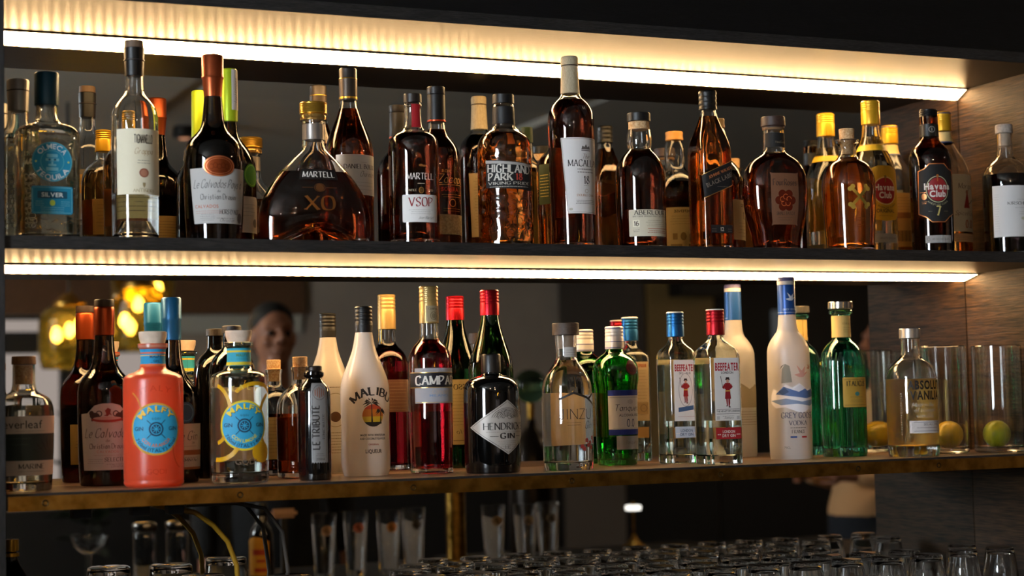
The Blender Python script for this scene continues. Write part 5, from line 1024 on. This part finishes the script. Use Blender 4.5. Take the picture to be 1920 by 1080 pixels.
def beefeater(key, cap_z, label, red, rot, s0, sq):
    b = Bottle(key, 'gin_bottle', label, 'bottle', cap_z, rot, 7., sq[0], sq[1]); k = sq[2]
    b.glass(CLEARG, t=3, floor=14, punt=1); b.liquid(GIN, 176 if red else 178)
    C = '#9a1a22' if red else '#1f5688'
    b.cap(foil(C, .36), ribs=(b.H - 26, b.H - 3, 4, .7)); b.band('white_rim', b.H - 2.2, b.H + .3, mat('rim_white', '#d8d4cc', .4), .2)
    L = Label(b, zref=120); L.paper(rect_pts(-24 * k, 27 * k, 76, 186), '#dad6d2'); c = 1.5 * k
    L.poly([(c - 24 * k, 164), (c + 24 * k, 164), (c + 24 * k, 182), (c - 24 * k, 182)], '#dad6d2').text('BEEFEATER', c, 164, 13.5, '#a3202a', 'black', 47 * k).text('LONDON', c, 158, 4.2, '#3a3536', 'bold', 24 * k) if red else L.text('BEEFEATER', c, 166, 12, '#a3202a', 'black', 46 * k).text('DRY', c - 8, 160, 3.6, '#5a5556', 'bold', 8).text('0.0', c + 6, 160, 3.6, '#5a5556', 'bold', 9)
    Z = 128 if red else 132; F = '#8e1a22'; m = 1.0 if red else .85
    P = lambda pts, mm=F, l=3: L.poly([(c + x * m, Z + y * m) for x, y in pts], mm, l)
    P([(-4, 4), (4, 4), (6, -14), (-6, -14)]); P([(-5, 14), (5, 14), (6, 3), (-6, 3)]); L.ell(c, Z + 17 * m, 2.8 * m, 3.2 * m, '#c89880', 4); P([(-5, 19), (5, 19), (4, 20.5), (3, 24), (-3, 24), (-4, 20.5)], '#2a1a1c', 4)
    P([(-6, 13), (-11, 6), (-7, 3), (-5, 8)]); P([(6, 13), (10, 7), (6, 3), (5, 8)]); P([(-3.6, -14), (-.6, -14), (-.8, -26), (-2.6, -26)]); P([(.6, -14), (3.6, -14), (4, -22), (2.4, -28), (1, -27)]); P([(-10, 5), (-9, 4), (-13, 26), (-14, 26)], '#3a2a2a', 4); P([(-5, -1), (5, -1), (5, 1), (-5, 1)], '#d0a84a', 4); P([(-4, -27), (-1, -27), (-1, -25.6), (-4, -25.6)], '#2a1a1c', 4); P([(1, -29), (5, -29), (4, -27), (1, -27.4)], '#2a1a1c', 4)
    if red: L.text('THE HEART OF LONDON', c, 91, 3.2, '#3a3536', 'bold', 46 * k).rect(c, 96, 46 * k, .8, '#5a5556').rect(c, 88, 46 * k, .8, '#5a5556').lines(c, 84, 30, 1, 3, '#5a5556').text('James', c, 79, 5, '#5a5556', 'script', 20, .4).rect(c - 20 * k, 81, 6, 6, '#b8b4b2').rect(c + 20 * k, 81, 6, 6, '#b8b4b2')
    else:
        L.ringp(c, 132, 14, 30, .9, '#8a8688').poly([(c - 17 * k, 92), (c + 17 * k, 96), (c + 17 * k, 104), (c - 17 * k, 100)], '#3c5a80').lines(c, 84, 36, 1, 3, '#a85a5a')
    L.build('white label')
    z0, z1 = (44, 64) if red else (46, 66)
    L = Label(b, zref=55); L.paper(rect_pts(c - 25 * k, c + 26 * k, z0, z1), '#a01c24' if red else '#b9c2cf', 'lower_label').text('LONDON', c, z0 + 10.5, 5, '#e0d4cc' if red else '#4a5a78', 'bold', 24).text('DRY GIN', c, z0 + 3.5, 5, '#e0d4cc' if red else '#4a5a78', 'bold', 26).lines(c - 19 * k, z0 + 8, 8, 1, 3, '#e0d4cc', 1.6).lines(c + 19 * k, z0 + 8, 8, 1, 3, '#e0d4cc', 1.6); L.build('red plate' if red else 'pale plate')
    L = Label(b, 1); L.paper(rect_pts(-25 * k, 25 * k, 76, 188), '#cfb48a').lines(0, 172, 40, 14, 6, '#7a6040').text('BEEFEATER', 0, 178, 6, '#a3502a', 'black', 34).rect(0, 100, 40, 22, '#9a8058').ringp(-10, 100, 7, 7, 1, '#4a3a24'); L.build()
    L = Label(b, 1); L.paper(rect_pts(-22 * k, 22 * k, 44, 64), '#c79a58').build()
beefeater('beefeater_blue', 228.6, 'square clear gin bottle with blue screw cap and red yeoman guard on the label', False, 0, 1, (29.5, .735, .90))
beefeater('beefeater_red', 227, 'square clear gin bottle with red screw cap, red yeoman guard label and red plate', True, 0, 1, (33.6, .735, 1.0))

FROST = glass((.97, .93, .88), .42, 1.45)
b = Bottle('goose', 'vodka_bottle', 'tall frosted white vodka bottle with blue capsule and flying birds', 'bottle', 267.8, -13)
b.glass(translucent('frosted_white', '#dcd8d6', '#e6dcd2', .5, .35), solid=True); b.band('blue_capsule', 267.8, 324, mat('capsule_blue', '#17478a', .35, .3), 0); b.band('white_band', 324, 331, mat('band_white', '#d8cfc4', .4), .1); b.band('purple_cap', 331, 338.3, mat('cap_mauve', '#5a5580', .4), 0)
L = Label(b, off=.5, zref=298)
bird = lambda L, s, z, k, m: L.poly([(s - 9 * k, z - 3 * k), (s - 2 * k, z - 1 * k), (s - 6 * k, z + 9 * k), (s + 1 * k, z + 2 * k), (s + 7 * k, z + 8 * k), (s + 5 * k, z - 1 * k), (s + 11 * k, z + 1 * k), (s + 3 * k, z - 6 * k), (s - 3 * k, z - 6 * k)], m, 3)
bird(L, 2, 300, 1.0, '#cfd0d8'); L.text('GREY GOOSE', 2, 276, 3.2, '#a8b4cc', 'bold', 30).rect(2, 272, 60, .8, '#a8b4cc').build('white bird')
L = Label(b, zref=110); L.poly([(-52, 118), (-46, 130), (-34, 126), (-20, 138), (-8, 132), (6, 140), (22, 128), (36, 136), (52, 124), (54, 98), (40, 86), (26, 92), (10, 84), (-6, 90), (-22, 96), (-40, 94), (-54, 104)], '#f4eff2', 1)
L.poly([(-40, 120), (-24, 134), (-8, 128), (8, 137), (24, 126), (42, 130), (48, 116), (20, 112), (-10, 116)], '#5a74a8', 2).poly([(-52, 108), (-20, 112), (10, 106), (40, 110), (52, 104), (30, 98), (0, 102), (-30, 100)], '#8698b8', 3).poly([(-8, 128), (8, 137), (18, 130), (4, 124)], '#e4dfe4', 3).poly([(-34, 124), (-22, 133), (-14, 124), (-26, 118)], '#36507c', 3)
bird(L, 10, 160, 1.5, '#d8a090'); bird(L, 30, 170, .7, '#c88a7a')
L.poly([(-28, 140), (-26, 166), (-20, 176), (-12, 172), (-10, 160), (-8, 142)], '#8f8a7c', 1).poly([(-20, 176), (-30, 166), (-27, 172)], '#6a6458', 2)
L.text('GREY GOOSE', 4, 76, 10, '#4f5470', 'serif', 68).text('VODKA', 2, 63, 8, '#6a6a78', 'serif', 36).lines(2, 58, 40, 1, 3, '#7a766e', 1.4).text('FRANCE', 2, 48, 6, '#5a5656', 'serif', 26).rect(-8, 41, 12, 3, '#2a4a8a', 2).rect(3, 41, 9, 3, '#d8d4d4', 2).rect(13, 41, 11, 3, '#b0242c', 2).text('70CL', -20, 20, 4, '#7a7264', 'sans', 12); L.build('mountain lake and goose print')
L = Label(b, 1); L.poly([(-40, 130), (-20, 142), (0, 132), (20, 144), (44, 128), (44, 96), (-40, 96)], '#8f836e', 1).lines(0, 88, 60, 6, 5, '#8a7a60', 1).rect(24, 40, 8, 16, '#c09a70').build('back print')

b = Bottle('italicus', 'liqueur_bottle', 'fluted turquoise green bottle with silver disc stopper and gold label', 'bottle', 268.6, 0, flute=(20, .05, 14, 196))
b.glass(TEAL, floor=16, punt=4); b.liquid(glass((.78, .92, .66), 0, 1.36), 172); b.band('silver_stopper', 280.8, 293.9, mat('stopper_steel', '#a8a49c', .2, .9), 0); b.band('glass_collar', 268.6, 279, TEAL, 0)
L = Label(b, off=.5, zref=246); L.paper(rect_pts(-54, 54, 226, 267), '#b89a58', 'neck_label').text('ITALICUS', 4, 250, 4, '#7a6030', 'serif', 22).lines(4, 244, 20, 3, 4, '#7a6030').build('gold neck label')
L = Label(b, zref=120, off=.8); L.paper(rrect(2, 121, 56, 56, 2), mat('gold_paper', '#b8923c', .5, .2)).text('ITALICUS', 2, 133, 9, '#2f2a1c', 'slab', 42).ell(2, 118, 5, 4, '#3f7a78').lines(2, 112, 40, 1, 3, '#5a4a28').lines(2, 106, 34, 2, 3, '#6a5a30').rect(2, 97, 50, .8, '#6a5a30').rect(2, 145, 50, .8, '#6a5a30').build('gold label')

b = Bottle('absolut', 'vodka_bottle', 'clear vodka bottle with silver cap, yellow vanilla liquid and bold black lettering', 'bottle', 218, 0)
b.glass(CLEAR, floor=19, punt=3); b.liquid(glass((.96, .66, .20), .35, 1.36), 143); b.cap(SILV)
L = Label(b, zref=90); K = '#1b1714'; L.text('ABSOLUT', 0, 124, 16, K, 'black', 74).text('VANILIA', 0, 105, 16, K, 'black', 66); W = '#dcd2c4'
L.text('Made in the', -8, 92, 7, W, 'script', 44, .3).text('of blended', -4, 82, 7, W, 'script', 46, .3).text('vanilla', -6, 72, 7, W, 'script', 36, .3); L.build('black and white print')
L = Label(b, zref=54); L.paper(rect_pts(-36, 36, 43, 66), '#cfc8c6').text('38% ALC/VOL', 8, 57, 4.2, '#6a6464', 'sans', 36).lines(0, 53, 60, 1, 3, '#8a8282', 1).rect(0, 63, 56, .8, '#8a8282').rect(0, 47, 56, .8, '#8a8282').build('pale strip label')
L = Label(b); L.lines(-50, 116, 4, 18, 4.4, '#b8a88a', 1.2); L.build()

# tall glass cylinders with citrus fruit
def vase(key, label):
    x, y, z, p = PROF[key]; t = empty('cylinder_vase', (x, y, z), label=label, cat='glass vase', group='tall glass cylinders on the lower shelf')
    h = p[-1][1] * .001; r = .0475
    lathe_obj('glass_body', [(0, 0), (r - .004, 0), (r, .003), (r, h - .001), (r - .0012, h), (r - .0026, h - .001), (r - .0026, .012), (r - .006, .0085), (0, .0085)], glass((.97, .985, .975), 0, 1.45), t, 64, 40); return x, y, z + .0086
def fruit(name, label, x, y, z, rr, c0, c1, rz, tip):
    t = empty(name, (x, y, z), rz, label=label, cat='fruit')
    pr = []
    for i in range(25):
        a = math.pi * i / 24; r = math.sin(a) * rr[1]; q = -math.cos(a) * rr[0]
        if abs(math.cos(a)) > .9: q += math.copysign(tip * (abs(math.cos(a)) - .9) * 10, -math.cos(a) * 1.0)
        pr.append((max(r, 0) if 0 < i < 24 else 0, q))
    m = speckle(name + '_peel', c0, c1, 30, .38, .15)
    nt = m.node_tree; bp = [n for n in nt.nodes if n.type == 'BUMP'][0]; nz = nt.nodes.new('ShaderNodeTexNoise'); nz.inputs['Scale'].default_value = 420; nt.links.new(nz.outputs[0], bp.inputs['Height'])
    tcx = [n for n in nt.nodes if n.type == 'TEX_COORD'][0]; nt.links.new(tcx.outputs['Object'], nz.inputs['Vector'])
    o = lathe_obj('peel', pr, m, t, 40, 60); o.rotation_euler = (0, R(90), 0); o.location = (0, 0, rr[1])
    s = lathe_obj('stem_button', [(0, 0), (.003, 0), (.0035, .0015), (.002, .003), (0, .003)], mat('stem_brown', '#5a4a20', .7), t, 12); s.rotation_euler = (0, R(90), 0); s.location = (rr[0] + tip * .8 - .001, 0, rr[1])
vx, vy, vz = vase('vase_lemon', 'tall clear glass cylinder holding the larger yellow citrus fruit')
fruit('lemon', 'yellow lemon with a greenish side lying in the tall glass cylinder', vx + .015, vy + .004, vz, (.034, .0265), '#c0a41c', '#f0c020', R(25), .003)
vx, vy, vz = vase('vase_lime', 'tall clear glass cylinder holding a green lime, against the right wall')
fruit('lime', 'yellow-green lime lying in the rightmost glass cylinder', vx - .006, vy, vz, (.029, .0262), '#8f9a1c', '#c8b824', R(40), .001)

# ------------------------------------------------------------------ back counter under the shelf
ZC = -.25
tag(box('back_counter', XL + .002, XR - .002, -.62, -.001, ZC - .04, ZC, mat('counter_black', '#0c0b0a', .35), bev=.002), 'black back counter below the lower shelf, mostly under the frame', 'counter')
TUMB = glass((.98, .985, .98), 0, 1.45)
def tumbler_proto(name, label, r0, r1, h, ribs, group):
    t = empty(name, (0, 0, 0), label=label, cat='glass', group=group)
    bm = bmesh.new(); N = 64
    out = [(r0 * .9, 0), (r0, .003), (r0 + (r1 - r0) * .5, h * .5), (r1, h - .002), (r1 - .0012, h), (r1 - .0026, h - .002), (r0 + (r1 - r0) * .5 - .003, h * .5), (r0 - .004, .014), (r0 * .6, .011)]
    rings = []
    for k, (r, z) in enumerate(out):
        rg = []
        for i in range(N):
            th = 2 * math.pi * i / N; q = r * (1 - (.035 * (.5 + .5 * math.cos(ribs * th)) if ribs and k in (1, 2) else 0)); rg.append(bm.verts.new((q * math.cos(th), q * math.sin(th), h - z)))
        rings.append(rg)
    for a, c in zip(rings, rings[1:]):
        for i in range(N): bm.faces.new((a[i], a[(i + 1) % N], c[(i + 1) % N], c[i]))
    bm.faces.new(rings[0]); bm.faces.new(rings[-1]); obj('glass_body', bm, TUMB, t, 50); return t
def dup(root, loc, label=None):
    r = root.copy(); COL.objects.link(r); r.location = loc
    if label: r['label'] = label
    for ch in list(root.children):
        c = ch.copy(); COL.objects.link(c); c.parent = r
    return r
GR = 'upturned ribbed tumblers along the back counter'
p1 = tumbler_proto('tumbler', 'upturned clear ribbed tumbler standing on the back counter below the shelf', .029, .039, .078, 22, GR); first = True
spots = []
for row, (y, x0, x1) in enumerate(((-.24, 1.20, 1.98), (-.15, 1.13, 2.0), (-.06, 1.08, 1.9))):
    x = x0
    while x < x1: spots.append((x, y, ZC)); x += .0865
for i, (x, y, z) in enumerate(spots):
    if first: p1.location = (x, y, z); first = False
    else: dup(p1, (x, y, z))
p2 = tumbler_proto('tumbler', 'smooth clear upturned tumbler, leftmost on the back counter', .036, .041, .107, 0, None); p2.location = (.571, -.14, ZC)
dup(p2, (.672, -.115, ZC), 'smooth clear upturned tumbler, second from the left on the back counter'); dup(p2, (.79, -.20, ZC), 'smooth clear upturned tumbler beside the yellow hose')
p3 = tumbler_proto('stemless_glass', 'rounded clear glass at the right end of the tumbler rows', .026, .036, .080, 0, 'rounded glasses at the right end'); p3.location = (2.075, -.22, ZC); dup(p3, (2.16, -.22, ZC)); dup(p3, (2.15, -.12, ZC)) 
bm = bmesh.new(); pts = [(.60, -.10, -.030), (.629, -.12, -.037), (.659, -.12, -.043), (.689, -.12, -.065), (.712, -.12, -.092), (.726, -.12, -.13), (.730, -.12, -.19), (.738, -.11, -.246)]
tube(bm, pts, .0042, 10); tag(obj('hose', bm, mat('hose_yellow', '#a8801c', .4)), 'thin yellow hose curving down under the left part of the lower shelf', 'hose')
bm = bmesh.new(); tube(bm, [(.66, -.06, -.034), (.74, -.06, -.034), (.79, -.06, -.045), (.82, -.06, -.085), (.83, -.06, -.16), (.82, -.06, -.246)], .0035, 10); tag(obj('cable', bm, mat('cable_grey', '#4a443e', .5)), 'grey cable hanging beside the yellow hose under the shelf', 'cable')
for i, (x, w_, lab) in enumerate(((.455, .028, 'small black bracket under the shelf, nearest the left upright'), (.545, .026, 'small black bracket under the shelf, left of the yellow hose'), (.60, .024, 'small black bracket under the shelf, where the yellow hose starts'))):
    tag(box('shelf_bracket', x, x + w_, -.20, -.17, -.040, -.0207, mat('bracket_black', '#0c0b0b', .5), bev=.001), lab, 'bracket')

# ------------------------------------------------------------------ front bar, seen in the mirror
ZF = -.335; YF = -1.62
t = empty('front_bar', (0, 0, 0), label='dark front bar whose glasses show in the mirror below the shelf', cat='bar counter')
box('bar_top', .45, 3.2, -2.0, -1.38, ZF - .05, ZF, mat('bar_black', '#0d0b09', .4), t, .003); box('base', .5, 3.15, -1.95, -1.42, FL, ZF - .0505, mat('bar_base', '#0b0a0a', .6), t)
t = empty('coupe_glass', (.80, YF, ZF), label='coupe glass on the front bar, mirrored at lower left', cat='glass')
lathe_obj('bowl', [(0, .098), (.02, .100), (.04, .116), (.048, .142), (.047, .143), (.038, .119), (.018, .103), (0, .1005)], TUMB, t, 40); lathe_obj('stem', [(0, .004), (.032, .0005), (.032, 0), (0, 0)], TUMB, t, 32)
lathe_obj('foot', [(0, .003), (.004, .004), (.0032, .05), (.005, .0975), (0, .0978)], TUMB, t, 16)
def jar(x, label):
    t = empty('glass_jar', (x, YF - .03, ZF), label=label, cat='jar', group='steel-lidded glass jars on the front bar')
    lathe_obj('glass_body', chaikin([(0, 0), (.028, 0), (.031, .006), (.031, .135), (.026, .147), (.024, .147), (.028, .133), (.028, .01), (0, .008)], 1), glass((.85, .88, .9), .02), t, 32)
    lathe_obj('lid', chaikin([(0, .147), (.031, .147), (.032, .152), (.032, .165), (.028, .170), (0, .171)], 1), mat('lid_steel', '#8a8580', .22, 1.), t, 32)
jar(.945, 'glass jar with steel lid on the front bar, left of the mirrored pair'); jar(1.03, 'glass jar with steel lid on the front bar, right of the mirrored pair')
t = empty('sauce_bottle', (1.245, YF, ZF), label='small black bottle with yellow and red label, mirrored below the shelf', cat='bottle')
lathe_obj('glass_body', chaikin([(0, 0), (.031, 0), (.032, .006), (.032, .115), (.027, .14), (.015, .158), (.0135, .178), (0, .178)], 2), BLACKGLASS, t, 40); lathe_obj('cap', [(0, .178), (.0155, .178), (.016, .182), (.016, .205), (.014, .208), (0, .208)], BLK, t, 32)
bm = bmesh.new(); vs = []
for i in range(25):
    a = R(90 - 20 + 130 * i / 24); vs.append((bm.verts.new((.0326 * math.cos(a), .0326 * math.sin(a), .02)), bm.verts.new((.0326 * math.cos(a), .0326 * math.sin(a), .108 + .012 * math.sin(math.pi * i / 24)))))
for a, c in zip(vs, vs[1:]): bm.faces.new((a[0], c[0], c[1], a[1]))
lb = obj('label', bm, paper('#c98a14'), t, 0); bm = bmesh.new()
for z0, z1, a0, a1 in ((.074, .088, 80, 150), (.030, .040, 84, 140), (.055, .062, 90, 130)):
    vs = []
    for i in range(13):
        a = R(a0 + (a1 - a0) * i / 12); vs.append((bm.verts.new((.033 * math.cos(a), .033 * math.sin(a), z0)), bm.verts.new((.033 * math.cos(a), .033 * math.sin(a), z1))))
    for a, c in zip(vs, vs[1:]): bm.faces.new((a[0], c[0], c[1], a[1]))
obj('printing', bm, ink('#a03014'), lb, 0)
def pint(x, y, label, crest):
    t = empty('beer_glass', (x, y, ZF), label=label, cat='glass', group='tapered beer glasses on the front bar'); h = .172
    lathe_obj('glass_body', [(0, 0), (.024, 0), (.026, .003), (.034, h - .001), (.033, h), (.032, h - .001), (.0235, .016), (0, .013)], TUMB, t, 40)
    bm = bmesh.new(); q = bmesh.ops.create_circle(bm, cap_ends=True, radius=.014, segments=24)
    for v in bm.verts:
        a = R(92) + v.co.x / .0315; z = .128 + v.co.y * .95; rr = .0255 + .0087 * z / h + .0004; v.co = (rr * math.cos(a), rr * math.sin(a), z)
    obj('crest', bm, ink(crest), t, 0)
for x, y, lab, c in ((1.415, YF, 'tapered beer glass with a pale crest, leftmost of the mirrored row', '#b08a6a'), (1.52, YF - .05, 'tapered beer glass with a red and white crest, second in the mirrored row', '#a85a40'), (1.60, YF - .01, 'tapered beer glass with an orange crest, third in the mirrored row', '#b87a3c'), (1.69, YF - .06, 'tapered beer glass just left of the brass column in the mirror', '#4a4038'),
                     (1.92, YF - .04, 'tapered beer glass just right of the brass column in the mirror', '#8a6f4a'), (2.00, YF, 'tapered beer glass in the middle of the row right of the brass column', '#6a5a4a'), (2.09, YF - .05, 'tapered beer glass at the right end of the mirrored row', '#5a4f44')): pint(x, y, lab, c)
t = empty('beer_tower', (1.80, YF - .02, ZF), label='brass beer tower column rising from the front bar in the mirror', cat='beer tower')
lathe_obj('base_flange', chaikin([(0, 0), (.045, 0), (.045, .008), (.032, .016), (.030, .03), (0, .03)], 1), BRASS, t, 40); lathe_obj('column', [(0, .03), (.0275, .03), (.0275, .36), (0, .36)], BRASS, t, 40)
lathe_obj('top_cap', chaikin([(0, .36), (.034, .36), (.034, .375), (.02, .39), (0, .392)], 1), BRASS, t, 40)
for s in (-.045, .045):
    bm = bmesh.new(); tube(bm, [(s * .3, 0, .33), (s, 0, .33), (s * 1.3, .02, .32), (s * 1.3, .025, .29)], .008, 10); obj('tap', bm, BRASS, t)
tag(box('bar_scanner', 1.29, 1.365, YF - .09, YF - .07, ZF + .16, ZF + .185, mat('pale_plastic', '#b08a6c', .5), bev=.008), 'small pale rounded box beside the yellow-labelled bottle in the mirror', 'box')
tag(box('bar_post', 1.32, 1.335, YF - .088, YF - .072, ZF, ZF + .16, mat('post_black', '#0c0b0b', .5)), 'thin black post carrying the pale box on the front bar', 'post')
t = empty('small_bottle', (.380, -.08, ZC), label='small dark bottle with gold collar on the back counter beside the left upright', cat='bottle')
lathe_obj('glass_body', chaikin([(0, 0), (.028, 0), (.030, .005), (.030, .10), (.022, .125), (.011, .14), (.010, .158), (0, .158)], 2), WINEGLASS, t, 40); lathe_obj('cap', [(0, .158), (.0115, .158), (.012, .162), (.012, .176), (0, .177)], GOLDF, t, 24); lathe_obj('gold_collar', [(.0112, .150), (.0125, .150), (.0125, .155), (.0112, .155)], GOLDF, t, 24)

bpy.data.objects.remove(_to)
